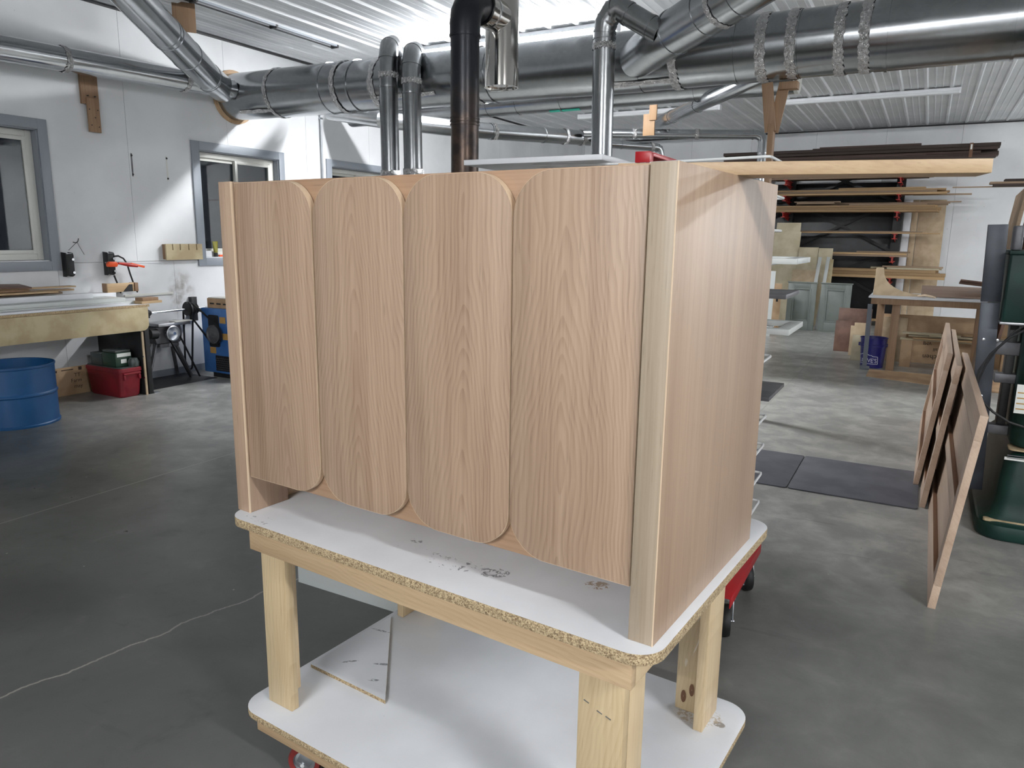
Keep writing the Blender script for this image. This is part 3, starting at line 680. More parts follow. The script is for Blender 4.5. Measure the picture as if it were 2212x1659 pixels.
# far pipe runs
pipe('far_duct', 'pale galvanised duct slanting behind the chimney toward the far corner', [aty(712, 246, 6.95), atz(820, 258, 2.72), atz(965, 275, 2.725), atz(1060, 284, 2.74), atz(1275, 299, 2.8)], [.07, .086, .094, .093, .094], 'galv', rings=(2.98, 3.5), foils=(3.02, 3.72, 3.9))
e0, e1 = atz(1262, 293, 2.8), atz(1634, 291, 2.8); ed = (e1-e0).normalized()
pipe('far_duct', 'thin galvanised pipe running level to an elbow in front of the lumber rack', [e0+V(0, 0, .03), e1, e1+ed*.06+V(0, 0, -.02), e1+ed*.085+V(0, 0, -.09), V(e1.x+ed.x*.09, e1.y+ed.y*.09, .05)], .056, 'galv', rings=(.5, .98, 3.05), foils=(.30, .66))
e2, e3 = atz(1290, 309, 2.73), atz(1416, 318, 2.73); ed = (e3-e2).normalized()
pipe('far_duct', 'short galvanised pipe with a ribbed elbow behind the red top bar', [e2, e3, e3+ed*.06+V(0, 0, -.02), e3+ed*.085+V(0, 0, -.09), V(e3.x+ed.x*.09, e3.y+ed.y*.09, .05)], .054, 'galv_bright', rings=(.4, .95, 1.5, 2.4), foils=(.93,))
pipe('slanting_pipe', 'grey pipe slanting down from the capped duct', [aty(1660, 158, 6.95), atz(1560, 205, 2.80), atz(1440, 257, 2.97), atz(1384, 289, 3.06)], [.062, .062, .078, .085], 'galv', rings=(1.35, 1.85), joined=hp)
# stove pipe and chimney
sp = thing('stove_pipe', 'black stove pipe with a rusty lower half joined to a shiny stainless chimney', 'chimney pipe', (-2.75, 4.3, .9))
MB().tube([(-2.752, 4.3, .9), (-2.751, 4.3, 2.27)], .091, 32, caps=False).build('pipe', 'stove', sp, smooth=True)
MB().tube([(-2.751, 4.3, 2.25), (-2.75, 4.3, 2.77)], .094, 32, caps=False).build('pipe', 'stove', sp, smooth=True)
for z in (2.225, 2.245, 2.265): ring(V(-2.751, 4.3, z), (0, 0, 1), .094, .010, .004).build('crimp_ring', 'stove', sp, smooth=True)
YC = 4.78
cp = aty(1083, 190, YC); cx = cp.x; zb = cp.z; zc = aty(1060, 14, 4.5).z
sv = V(-2.75, 4.3, 0); ax_ = (V(cx, YC, 0)-sv); AL = ax_.length; ax_.normalize()
el = lambda f, z: V(sv.x+ax_.x*f, sv.y+ax_.y*f, z)
MB().tube([el(0, 2.76), el(0, zc-.15), el(.012, zc-.085), el(.045, zc-.035), el(.095, zc-.005), el(.15, zc), el(.20, zc)], .099, 28).build('elbow', 'stove', sp, smooth=True)
ring(V(-2.75, 4.3, 2.77), (0, 0, 1), .096, .014, .006).build('crimp_ring', 'stove', sp, smooth=True)
stv = thing('wood_stove', 'black stove body under the stove pipe behind the cabinet', 'stove', (-2.75, 4.3, 0))
MB().box(-3.05, -2.45, 4.05, 4.6, .18, .9).build('body', 'black', stv, .02)
for x in (-2.98, -2.52):
    for y in (4.12, 4.52): MB().box(x-.03, x+.03, y-.03, y+.03, 0, .18).build('leg', 'black', stv, .004)
chm = MB().lathe([(.117, .115), (.117, 3.6-zb)], 40, c=(cx, YC, zb)).build('chimney_pipe', 'stainless', sp, smooth=True); chm['label'] = 'shiny stainless chimney with a capped tee'
MB().lathe([(.001, .012), (.107, .012), (.110, 0), (.121, 0), (.121, .115), (.116, .118)], 40, c=(cx, YC, zb)).build('cap', 'stainless', chm, smooth=True)
ring(V(cx, YC, zb+.12), (0, 0, 1), .117, .012, .004).build('band', 'stainless', chm, smooth=True)
MB().tube([(cx-.055, YC-.02, zb+.01), (cx-.055, YC-.05, zb-.024), (cx+.06, YC-.05, zb-.024), (cx+.06, YC-.02, zb+.01)], .005, 8).build('handle', 'chrome', chm, smooth=True)
MB().tube([el(AL-.06, zc), el(.19, zc)], .106, 36, caps=False).build('tee_arm', 'stainless', chm, smooth=True)
ring(el(.20, zc), ax_, .107, .03, .010).build('band', 'stainless', chm, smooth=True)
ring(el(.29, zc), ax_, .106, .014, .006).build('band', 'chrome', chm, smooth=True)
# timber hangers and post
def planks(name, label, bits, cat='hanger', matname='brownwood', group=None):
    t = thing(name, label, cat, bits[0][0], group=group)
    for (p0, p1, w, h, up) in bits: MB().beam(p0, p1, w, h, up).build('board', matname, t, .001)
    return t
w = planks('wall_board', 'two overlapping brown boards screwed to the white wall under the long pipe', [((-6.985, 4.44, 2.665), (-6.985, 4.44, 3.0), .165, .028, (1, 0, 0)), ((-6.962, 4.452, 2.42), (-6.962, 4.452, 2.72), .115, .018, (1, 0, 0))], 'board')
for y, z in ((4.41, 2.74), (4.48, 2.74), (4.41, 2.62), (4.49, 2.62), (4.42, 2.48), (4.49, 2.47), (4.46, 2.55)):
    MB().tube([(-6.97, y, z), (-6.949, y, z)], .005, 8).build('screw', 'black', w)
planks('duct_hanger', 'brown board hanging from the ceiling beside the left branch duct', [((-6.33, 5.02, 3.36), (-6.33, 5.02, 3.615), .20, .02, (1, -.6, 0))])
hq = e0.lerp(e1, .39); hA = aty(1411, 245, hq.y-.14); hB = aty(1404, 265, hq.y-.085)
planks('duct_hanger', 'pair of pale boards hanging from the far ceiling beside the thin pipe', [((hA.x, hA.y, hA.z-.08), (hA.x, hA.y, 3.595), .095, .025, (0, 1, 0)), ((hB.x, hA.y+.024, hq.z-.02), (hB.x, hA.y+.024, hA.z), .15, .02, (0, 1, 0))], matname='hangerwood')
b = thing('support_post', 'thin wooden post with splayed braces holding up the trunk duct', 'post', (-1.2, 6.42, 0))
MB().beam((-1.19, 6.43, 0), (-1.20, 6.43, 2.42), .042, .09, (0, 1, 0)).build('post', 'brownwood', b, .002)
MB().beam((-1.205, 6.405, 2.36), (-1.255, 6.40, 2.73), .085, .02, (0, 1, 0)).build('brace', 'brownwood', b, .002)
MB().beam((-1.195, 6.46, 2.36), (-1.135, 6.47, 2.73), .085, .02, (0, 1, 0)).build('brace', 'brownwood', b, .002)
MB().box(-1.17, -1.03, 6.42, 6.52, 2.68, 2.735).build('gusset', 'brownwood', b, .002)
planks('duct_hanger', 'small brown block hanging at the pale slanting duct behind the black stove pipe', [((-5.25, 8.35, 2.70), (-5.25, 8.35, 3.595), .09, .03, (0, 1, 0))])

# ============================================================ LEFT: BENCH, BRACKETS, DRUM, COOLER
bn = thing('workbench', 'long plywood-fronted workbench along the white wall under the left window', 'workbench', (-6.65, 3, 0))
MB().box(-6.995, -6.30, .9, 4.40, .825, .850).build('bench_top', 'mel_top', bn, .002)
ap = [(.9, .615), (4.30, .609)]+[(4.31+.062*math.sin(a), .671-.062*math.cos(a)) for a in [PI/2*i/8 for i in range(9)]]+[(4.372, .8245), (.9, .8245)]
MB().prism(ap, -6.305, -6.287, axes='yz').build('front_apron', 'plyface', bn, .001)
MB().box(-6.99, -6.318, 4.30, 4.318, .0, .60).build('end_panel', 'black', bn, .001)
MB().box(-6.317, -6.305, 4.30, 4.318, .0, .60).build('edge_strip', 'mdf', bn)
MB().box(-6.36, -6.31, 4.335, 4.38, .0, .824).build('leg', 'black', bn, .002)
MB().box(-6.36, -6.31, 1.2, 1.25, .0, .824).build('leg', 'black', bn, .002)
for z in (.16, .36): MB().box(-6.325, -6.30, 4.296, 4.3, z, z+.012).build('bolt', 'chrome', bn)
MB().box(-6.36, -6.30, 4.382, 4.44, .0, .006).build('foot_plate', 'zinc', bn)
# things lying on the bench
def slab(name, label, x0, x1, y0, y1, z0, z1, m, cat='board', bev=.001, group=None, rz=0):
    c = V((x0+x1)/2, (y0+y1)/2, z0)
    o = MB().box(x0-c.x, x1-c.x, y0-c.y, y1-c.y, 0, z1-z0).build(name, m, bevel=bev, local=True)
    o.matrix_basis = Matrix.Translation(c) @ Matrix.Rotation(rz, 4, 'Z')
    return tag(o, label, cat, group)
slab('melamine_strip', 'white melamine strip lying along the front of the left workbench', -6.44, -6.312, 1.2, 4.21, .8512, .866, 'white')
slab('painted_board', 'wide pale grey panel lying lengthwise on the left workbench', -6.80, -6.45, 1.3, 4.36, .8512, .872, 'palepaint')
slab('painted_board', 'second pale grey panel stacked on the wide one on the left workbench', -6.81, -6.50, 1.3, 4.30, .8725, .905, 'palepaint')
slab('molding_strip', 'white moulding lying along the wall side of the left workbench', -6.965, -6.82, 1.4, 4.42, .8512, .93, 'white')
slab('molding_strip', 'upper white moulding lying on the pale panels on the left workbench', -6.74, -6.66, 1.4, 4.10, .9055, .950, 'white', rz=.01)
jg = thing('wooden_jig', 'small wooden box jig with a dark notch on the back of the left workbench', 'jig', (-6.84, 4.4, .9305))
yj0, yj1 = 4.355, 4.69
MB().box(-6.86, -6.845, yj0, yj1-.06, .9305, 1.016).build('board', 'pineblock', jg, .001)
MB().box(-6.93, -6.86, yj0, yj0+.02, .9305, 1.016).build('board', 'brownwood', jg, .001)
MB().box(-6.93, -6.835, yj1-.055, yj1-.02, .9305, 1.014).build('block', 'brownwood', jg, .001)
MB().box(-6.93, -6.861, yj0+.021, yj1-.056, .9305, .9445).build('board', 'pineblock', jg, .001)
MB().prism([(4.51, .931), (4.61, .931), (4.61, 1.0), (4.58, 1.0)], -6.844, -6.836, axes='yz').build('notch_block', 'black', jg)
tag(MB().prism([(4.35, .851), (4.56, .851), (4.56, .874), (4.35, .874)], -6.47, -6.335, axes='yz').build('wood_offcut', 'pineblock', bevel=.001), 'short tan wood offcut at the bench end with another block on it, lower one', 'offcut')
tag(MB().box(-6.46, -6.345, 4.37, 4.53, .8745, .904).build('wood_offcut', 'brownwood', bevel=.001), 'reddish wood block lying on a tan offcut at the bench end', 'offcut')
tp_ = [(-6.865, 3.45, .951, .90, .13, .018, .0, 'lumber_grey', 'greyish board at the bottom of the scrap pile at the back of the left workbench'),
       (-6.90, 3.62, .970, .85, .09, .016, .02, 'pineblock', 'longest pale board in the scrap pile, second from the bottom, along the wall'),
       (-6.775, 3.42, .970, .80, .09, .014, -.03, 'pineblock', 'pale board at the front of the scrap pile on the left workbench'),
       (-6.85, 3.22, .987, .80, .12, .016, .03, 'brownwood', 'brown board in the middle of the scrap pile below the left window'),
       (-6.85, 3.66, 1.0045, .72, .10, .012, -.05, 'pineblock', 'pale strip lying askew near the top of the scrap pile')]
for (x, y, z, L, w_, h, rz, m, l) in tp_: slab('scrap_board', l, x-w_/2, x+w_/2, y-L/2, y+L/2, z, z+h, m, rz=rz, group='scrap boards on the left bench')
tag(MB().beam((-6.86, 2.9, 1.050), (-6.86, 3.62, 1.030), .20, .012, (.1, 0, 1)).build('brown_sheet', 'brownpanel', bevel=.001), 'dark brown panel with a slanted end topmost on the bench scrap pile', 'panel')
# wall brackets
def bracket(y, label):
    t = thing('wall_bracket', label, 'bracket', (-7, y, 1.09))
    MB().prism([(-7, 1.09), (-6.955, 1.09), (-6.925, 1.105), (-6.92, 1.29), (-6.935, 1.31), (-7, 1.315)], y, y+.008, axes='xz').prism([(-7, 1.09), (-6.955, 1.09), (-6.925, 1.105), (-6.92, 1.29), (-6.935, 1.31), (-7, 1.315)], y+.062, y+.07, axes='xz').box(-6.93, -6.921, y+.008, y+.062, 1.10, 1.295).build('body', 'black', t, .001)
    MB().box(-6.998, -6.93, y+.0085, y+.0615, 1.30, 1.304).build('top_lip', 'zinc', t)
    for z in (1.13, 1.25): MB().tube([(-6.92, y+.05, z), (-6.898, y+.05, z)], .013, 6).build('bolt', 'chrome', t)
    return t
bracket(4.035, 'black steel bracket bolted to the wall just right of the left window')
bracket(4.435, 'black steel bracket on the wall holding an orange bar clamp')
ck = thing('bar_clamp', 'orange bar clamp gripping the black wall bracket', 'clamp', (-6.90, 4.5, 1.2))
MB().beam((-6.885, 4.38, 1.215), (-6.86, 4.99, 1.190), .006, .012).build('bar', 'steel', ck)
MB().prism([(4.385, 1.175), (4.475, 1.172), (4.49, 1.195), (4.475, 1.222), (4.40, 1.225), (4.38, 1.20)], -6.880, -6.845, axes='yz').build('jaw', 'orange', ck, .006)
MB().tube([(-6.862, 4.50, 1.206), (-6.855, 4.60, 1.19), (-6.85, 4.69, 1.175)], [.010, .020, .014], 10, True).build('handle', 'rackred', ck, smooth=True)
MB().beam((-6.85, 4.62, 1.20), (-6.845, 4.76, 1.165), .018, .02).build('trigger', 'orange', ck, .003)
cb = tag(MB().tube([(-6.93, 4.49, 1.27), (-6.90, 4.53, 1.275), (-6.90, 4.58, 1.25), (-6.91, 4.62, 1.20), (-6.92, 4.65, 1.10), (-6.93, 4.69, .985), (-6.96, 4.74, .91)], .008, 8).build('black_cord', 'rubber', smooth=True), 'black cord looping from the wall bracket down behind the wooden jig', 'cord')
tag(MB().tube([(-6.94, 4.495, 1.085), (-6.95, 4.52, 1.03), (-6.96, 4.55, .96), (-6.975, 4.57, .91)], .008, 8).build('black_cord', 'rubber', smooth=True), 'short black cord hanging straight below the wall bracket', 'cord')
hk = thing('wall_hook', 'wire hook on the white wall trailing two loose wires', 'hook', (-7, 4.16, 1.40))
MB().tube([(-6.999, 4.16, 1.405), (-6.95, 4.16, 1.40), (-6.93, 4.165, 1.415), (-6.935, 4.175, 1.44)], .004, 8).build('hook', 'black', hk, smooth=True)
MB().tube([(-6.945, 4.16, 1.405), (-6.96, 4.13, 1.37), (-6.985, 4.10, 1.33)], .0025, 6).build('wire', 'wire', hk, smooth=True)
MB().tube([(-6.945, 4.165, 1.405), (-6.97, 4.20, 1.36), (-6.99, 4.25, 1.29)], .0018, 6).build('wire', 'wire', hk, smooth=True)
# slotted plywood rack on the wall
sl = thing('slotted_rack', 'pale plywood rack with slots screwed to the wall beside the middle window', 'rack', (-7, 5.3, 1.22))
pts = [(5.085, 1.222), (5.53, 1.222), (5.53, 1.388)]
for y in (5.46, 5.36, 5.255, 5.165): pts += [(y+.006, 1.388), (y+.006, 1.325), (y-.006, 1.325), (y-.006, 1.388)]
pts += [(5.085, 1.388)]
MB().prism(pts, -6.95, -6.932, axes='yz').build('slotted_board', 'plyface', sl)
for y in (5.09, 5.50): MB().box(-6.999, -6.951, y, y+.02, 1.23, 1.385).build('spacer', 'brownwood', sl)
st_ = thing('mounting_strip', 'dirty old mounting strip mark with two black holes on the white wall', 'strip', (-7, 4.8, 2.1))
def strip_at(px0, py0, px1, py1, label, m):
    a, b_ = atx(px0, py0, XL), atx(px1, py1, XL)
    t = thing('mounting_strip', label, 'strip', (XL, a.y, b_.z))
    MB().box(XL+.0002, XL+.0022, a.y-.008, a.y+.008, b_.z, a.z).build('strip', m, t)
    for z in (a.z-.02, b_.z+.02): MB().lathe([(.001, 0), (.010, 0), (.010, .004)], 10, T=Matrix.Translation((XL+.0024, a.y, z)) @ Matrix.Rotation(PI/2, 4, 'Y')).build('screw_hole', 'black', t)
bpy.data.objects.remove(st_)
strip_at(283, 331, 286, 381, 'grimy vertical mounting strip with dark screw holes on the wall left of the other strip', 'castiron')
strip_at(359, 338, 361, 390, 'white vertical mounting strip on the wall nearer the middle window', 'vinyl')
tag(MB().box(-6.999, -6.985, 4.62, 5.17, .862, .885).build('wall_rail', 'vinyl', bevel=.001), 'white rail fixed along the wall to the right of the wooden jig', 'rail')
# blue drum
dr = thing('steel_drum', 'open blue steel drum standing on the concrete at the left edge', 'drum', (-6.23, 3.10, 0))
c0 = (-6.24, 3.12, 0); rD = .29
prof = [(.001, .012), (rD-.01, .012), (rD-.006, .0), (rD+.006, 0), (rD+.008, .014), (rD, .022), (rD, .235), (rD+.008, .245), (rD+.008, .255), (rD, .265), (rD, .455), (rD+.006, .462), (rD+.006, .472), (rD-.003, .472), (rD-.004, .03), (.001, .03)]
MB().lathe(prof, 48, c=c0).build('shell', 'drum', dr, smooth=True, ang=35)
MB().lathe([(rD-.004, .468), (rD+.007, .466), (rD+.007, .476), (rD-.002, .478)], 48, c=c0).build('rim', 'drum', dr, smooth=True)
# plywood box behind the cooler
bx = thing('plywood_box', 'low plywood box with marker writing under the bench against the wall', 'box', (-6.92, 4.0, 0))
MB().box(-6.90, -6.885, 3.77, 4.28, 0, .262).build('front_board', 'plybox', bx, .001)
MB().box(-6.995, -6.901, 3.77, 3.785, 0, .262).build('end_board', 'plybox', bx, .001)
MB().box(-6.995, -6.901, 4.265, 4.28, 0, .262).build('end_board', 'plybox', bx, .001)
MB().box(-6.995, -6.901, 3.786, 4.264, 0, .015).build('bottom_board', 'plybox', bx)
MB().box(-6.8848, -6.883, 3.86, 3.97, .235, .243).box(-6.8848, -6.883, 4.02, 4.05, .225, .255).box(-6.8848, -6.883, 3.80, 3.82, .225, .245).build('notch', 'ink', bx)
def marker(txt, size, T, parent, m='ink', name='writing'):
    vs, fs = text_mesh(txt, size, name)
    return MB().add([T @ v for v in vs], fs).build(name, m, parent)
for k, (t_, z, y) in enumerate((('TT', .165, 3.975), ('Farm', .115, 3.94), ('may', .06, 3.965))):
    marker(t_, .05, Matrix.Translation((-6.8845, y, z)) @ Matrix(((0, 0, 1, 0), (1, 0, 0, 0), (0, 1, 0, 0), (0, 0, 0, 1))), bx)
# red cooler
co = thing('cooler', 'red plastic cooler on the floor under the bench end', 'cooler', (-6.58, 4.14, 0))
MB().prism(rrect(-.235, .235, -.10, .10, .03, 4), 0, 0, axes='xy')
vs = []; rings_ = [(0, .225, .088), (.015, .238, .098), (.235, .262, .112), (.24, .268, .118), (.268, .268, .118), (.275, .26, .112)]
for z, a, b_ in rings_: vs += [V(-6.585+x, 4.175+y, z) for x, y in rrect(-a, a, -b_, b_, .035, 5)]
n = len(vs)//len(rings_); fs = [(i*n+j, i*n+(j+1) % n, (i+1)*n+(j+1) % n, (i+1)*n+j) for i in range(len(rings_)-1) for j in range(n)]
fs += [tuple(reversed(range(n))), tuple((len(rings_)-1)*n+j for j in range(n))]
MB().add(vs, fs).build('body', 'redcooler', co, smooth=True, ang=35)
MB().prism(rrect(-6.84, -6.33, 4.07, 4.28, .03, 4), .2752, .282, axes='xy').build('lid', 'clearlid', co, .002)
MB().box(-6.325, -6.300, 4.09, 4.26, .215, .235).box(-6.325, -6.303, 4.09, 4.11, .165, .214).box(-6.325, -6.303, 4.24, 4.26, .165, .214).build('handle', 'redcooler', co, .006)
slab('tool_box', 'dark grey open tool box on the red cooler, left of the green one', -6.79, -6.62, 4.09, 4.25, .2825, .395, 'clearlid', 'box', .004)
gb = thing('battery_box', 'green plastic box with white labels on top of the red cooler', 'box', (-6.5, 4.16, .2825))
MB().box(-6.605, -6.40, 4.085, 4.245, .2825, .415).build('body', 'greenplastic', gb, .008)
MB().box(-6.60, -6.405, 4.09, 4.24, .4155, .436).build('lid', 'clearlid', gb, .006)
MB().box(-6.3998, -6.397, 4.10, 4.235, .375, .408).build('label', 'label', gb)
MB().box(-6.3998, -6.397, 4.135, 4.19, .315, .352).build('label', 'label', gb)
tag(MB().lathe([(.001, 0), (.045, 0), (.05, .04), (.035, .075), (.001, .08)], 20, c=(-6.365, 4.235, .2825)).build('round_knob', 'clearlid', smooth=True), 'rounded dark knob beside the green box on the cooler', 'knob')

# ============================================================ LINE SHAFT, PEDESTAL, BLUE MACHINE
ls = thing('line_shaft', 'bright steel line shaft with black pulleys on wall brackets above the baseboard', 'shaft', (-6.75, 5.0, .71))
MB().tube([(-6.75, 4.66, .712), (-6.75, 5.42, .720)], .013, 12).build('shaft', 'chrome', ls, smooth=True)
def disc(p, ax, prof, n=32):
    return MB().lathe(prof, n, T=Matrix.Translation(p) @ V(0, 0, 1).rotation_difference(Vector(ax).normalized()).to_matrix().to_4x4())
disc((-6.75, 4.66, .712), (0, 1, 0), [(.001, -.03), (.035, -.03), (.045, -.015), (.045, .02), (.02, .06), (.014, .06)]).build('bearing', 'black', ls, smooth=True)
for y, r_ in ((5.155, .068), (5.195, .060), (5.235, .055)):
    disc((-6.75, y, .716), (0, 1, 0), [(.014, -.016), (r_*.8, -.017), (r_, -.016), (r_*.86, 0), (r_, .016), (r_*.8, .017), (.014, .016)]).build('pulley', 'rubber', ls, smooth=True, ang=30)
for y in (4.64, 5.36):
    MB().box(-6.999, -6.95, y, y+.07, .56, .82).box(-6.949, -6.72, y+.01, y+.05, .665, .696).build('wall_bracket', 'black', ls, .002)
def belt(p0, p1, r0, r1, y, w=.018):
    """flat loop round two pulleys in a plane of constant y"""
    a, b_ = V(p0[0], 0, p0[1]), V(p1[0], 0, p1[1]); d = (b_-a); ang = math.atan2(d.z, d.x); L = d.length
    be = math.asin((r0-r1)/L); pts = []
    for i in range(13): t = ang+PI/2-be+(PI+2*be)*i/12; pts.append((a.x+r0*math.cos(t), a.z+r0*math.sin(t)))
    for i in range(13): t = ang-PI/2+be+(PI-2*be)*i/12; pts.append((b_.x+r1*math.cos(t), b_.z+r1*math.sin(t)))
    n = len(pts); vs = []
    inn = []
    for i, p in enumerate(pts):
        c_ = a if i < 13 else b_; q = V(p[0]-c_.x, 0, p[1]-c_.z).normalized(); inn.append((p[0]-q.x*.009, p[1]-q.z*.009))
    for yy in (y-w/2, y+w/2): vs += [V(p[0], yy, p[1]) for p in pts]+[V(p[0], yy, p[1]) for p in inn]
    fs = []
    for i in range(n):
        j = (i+1) % n; fs += [(i, j, 2*n+j, 2*n+i), (n+i, 3*n+i, 3*n+j, n+j), (i, n+i, n+j, j), (2*n+i, 2*n+j, 3*n+j, 3*n+i)]
    return MB().add(vs, fs)
belt((-6.75, .716), (-6.80, .12), .080, .06, 5.155).build('belt', 'rubber', ls)
belt((-6.75, .716), (-6.42, .47), .072, .109, 5.195).build('belt', 'rubber', ls)
pd = thing('pedestal_motor', 'grey cast motor on splayed legs with a pale rimmed pulley beside the bench', 'motor', (-6.7, 4.87, 0))
MB().prism([(4.70, .40), (4.98, .40), (5.0, .47), (4.99, .58), (4.70, .58), (4.68, .47)], -6.80, -6.66, axes='yz').build('housing', 'castiron', pd, .015)
MB().box(-6.83, -6.60, 4.69, 5.06, .581, .612).build('table_plate', 'steel', pd, .003)
MB().box(-6.70, -6.595, 4.88, 5.08, .6125, .622).build('top_plate', 'vinyl', pd, .002)
MB().tube([(-6.655, 4.70, .51), (-6.655, 4.62, .515)], .05, 20).build('motor_end', 'rubber', pd, smooth=True)
disc((-6.62, 4.845, .505), (1, 0, 0), [(.012, -.03), (.062, -.03), (.066, -.012), (.066, .012), (.076, .012), (.078, .03), (.07, .034), (.062, .02), (.04, .012), (.012, .012)]).build('pulley', 'zinc', pd, smooth=True, ang=30)
disc((-6.60, 4.845, .505), (1, 0, 0), [(.001, .03), (.016, .03), (.016, -.02)], 12).build('axle_nut', 'chrome', pd, smooth=True)
for (a, b_) in (((-6.70, 4.72, .42), (-6.66, 4.56, .012)), ((-6.72, 4.94, .41), (-6.72, 5.12, .012)), ((-6.78, 4.72, .42), (-6.90, 4.60, .012)), ((-6.78, 4.95, .42), (-6.92, 5.10, .012))):
    MB().beam(a, b_, .035, .022).build('leg', 'castiron', pd, .003)
MB().box(-6.79, -6.67, 4.74, 4.96, .36, .399).build('base_plate', 'castiron', pd, .006)
def strap(name, pts, w, parent, m='rubber'):
    mb = MB()
    for a, b_ in zip(pts[:-1], pts[1:]): mb.beam(a, b_, w, .008)
    return mb.build(name, m, parent)
strap('belt', [(-6.615, 4.775, .52), (-6.66, 5.06, .012)], .02, pd); strap('belt', [(-6.615, 4.92, .50), (-6.63, 5.15, .012)], .02, pd)
tag(MB().box(-6.98, -6.45, 4.46, 5.23, .0002, .002).build('pit_cover', 'black', bevel=.002), 'dark plate on the floor beneath the belts and pedestal', 'plate')
bm_ = thing('blue_machine', 'blue machine with ochre tags and a big pulley standing behind the cabinet edge', 'machine', (-6.25, 5.5, 0))
MB().box(-6.66, -5.95, 5.24, 5.80, .05, .735).build('body', 'bluemach', bm_, .012)
MB().box(-6.56, -5.99, 5.27, 5.77, 0, .049).build('plinth', 'black', bm_)
MB().prism(rrect(-6.545, -6.39, .33, .665, .02, 3), 5.232, 5.2395, axes='xz').build('recess', 'black', bm_)
disc((-6.42, 5.195, .47), (0, 1, 0), [(.012, .02), (.085, .022), (.098, .02), (.09, 0), (.098, -.02), (.088, -.022), (.08, -.008), (.012, -.006)]).build('pulley', 'castiron', bm_, smooth=True, ang=30)
MB().tube([(-6.42, 5.232, .47), (-6.42, 5.17, .47)], .012, 10).build('axle', 'chrome', bm_, smooth=True)
for (x, z) in ((-6.33, .62), (-6.30, .45), (-6.50, .295)): MB().box(x-.042, x+.042, 5.234, 5.2395, z-.035, z+.03).build('tag', 'tan', bm_)
mb = MB()
for i in range(9):
    for j in range(6):
        x = -6.46+i*.03+(j % 2)*.015; z = .09+j*.023
        mb.beam((x-.013, 5.237, z), (x, 5.237, z+.010), .004, .003); mb.beam((x, 5.237, z+.010), (x+.013, 5.237, z), .004, .003)
stuff(mb.build('mesh_grille', 'castiron', bm_))
MB().box(-6.47, -6.15, 5.2375, 5.2398, .075, .24).build('grille_backing', 'black', bm_)
bk = thing('slotted_block', 'brown wooden block with dark slots on top of the blue machine', 'block', (-6.3, 5.4, .736))
MB().box(-6.575, -6.0, 5.26, 5.60, .736, .835).build('block', 'plybox', bk, .002)
MB().box(-6.57, -6.1, 5.27, 5.55, .8355, .845).build('lid', 'vinyl', bk, .002)
for x in (-6.50, -6.40, -6.30): MB().box(x-.03, x+.03, 5.256, 5.2598, .775, .79).build('slot', 'black', bk)
gl = thing('glue_bottle', 'cream glue bottle standing on the slotted block', 'bottle', (-6.285, 5.33, .846))
MB().lathe([(.001, 0), (.038, 0), (.042, .01), (.042, .055), (.036, .065), (.042, .075), (.042, .16), (.03, .19), (.022, .195), (.022, .205)], 24, c=(-6.285, 5.33, .846)).build('body', 'cream', gl, smooth=True)
MB().lathe([(.021, .2055), (.02, .225), (.008, .26), (.006, .285), (.001, .287)], 20, c=(-6.285, 5.33, .846)).build('spout', 'cream', gl, smooth=True)
# on the sill of the middle window
tu = thing('squeeze_tube', 'olive squeeze tube standing on its black cap on the middle window sill', 'tube', (-7.04, 5.80, WZ0+.008))
y = atx(466, 545, -7.04).y
vs = []
for z, a, b_ in ((.045, .021, .021), (.09, .028, .016), (.15, .036, .004), (.17, .037, .002)):
    vs += [V(-7.04+b_*math.cos(2*PI*i/16), y+a*math.sin(2*PI*i/16), WZ0+.009+z) for i in range(16)]
fs = [(k*16+i, k*16+(i+1) % 16, (k+1)*16+(i+1) % 16, (k+1)*16+i) for k in range(3) for i in range(16)]+[tuple(range(48, 64)), tuple(reversed(range(16)))]
MB().add(vs, fs).build('body', 'tubeolive', tu, smooth=True, ang=50)
MB().lathe([(.001, 0), (.022, 0), (.022, .044), (.001, .0445)], 16, c=(-7.04, y, WZ0+.0085)).build('cap', 'black', tu, smooth=True)
slab('white_card', 'white card leaning on the middle window sill beside the olive tube', -7.07, -7.062, 5.63, 5.765, WZ0+.0085, WZ0+.075, 'white', 'card', .001)
slab('orange_wedge', 'small orange piece lying on the sill right of the olive tube', -7.05, -7.03, y+.04, y+.10, WZ0+.0085, WZ0+.03, 'orange', 'wedge', .003)

# ============================================================ RIGHT: DOORS, GREEN MACHINE
def shaker(label, x, y, L, Hh, lean, rz):
    """frame and panel door lying on its long edge and leaning; local y = length, z = width, face toward -x"""
    t = thing('panel_door', label, 'door', (x, y, 0), group='unfinished doors leaning on the green machine')
    t.matrix_basis = Matrix.Translation((x, y, .0005)) @ Matrix.Rotation(rz, 4, 'Z') @ Matrix.Rotation(lean, 4, 'Y')
    w, th = .105, .030
    def p(name, y0, y1, z0, z1, x0=0, x1=th, m='alder'): return MB().box(x0, x1, y0, y1, z0, z1).build(name, m, t, .0012, local=True)
    p('stile', 0, L, 0, w); p('stile', 0, L, Hh-w, Hh)
    p('rail', .0, w, w+.0005, Hh-w-.0005); p('rail', L-w, L, w+.0005, Hh-w-.0005); p('mid_stile', w, L-w, Hh/2-w*.35, Hh/2+w*.35)
    p('panel', w, L-w, w, Hh/2-w*.35, .021, .026); p('panel', w, L-w, Hh/2+w*.35, Hh-w, .021, .026)
    for z in (w+.0004, Hh/2-w*.35-.0044, Hh/2+w*.35+.0004, Hh-w-.0044): p('inner_edge', w+.001, L-w-.001, z, z+.004, .001, .0205, 'dark_brown')  # dark brown strips along the recess edges
    return t
shaker('long unfinished panel door leaning on the green machine, nearest one with a pale sawn end', .1555, 3.37, 1.95, .85, math.radians(6.2), -.002)
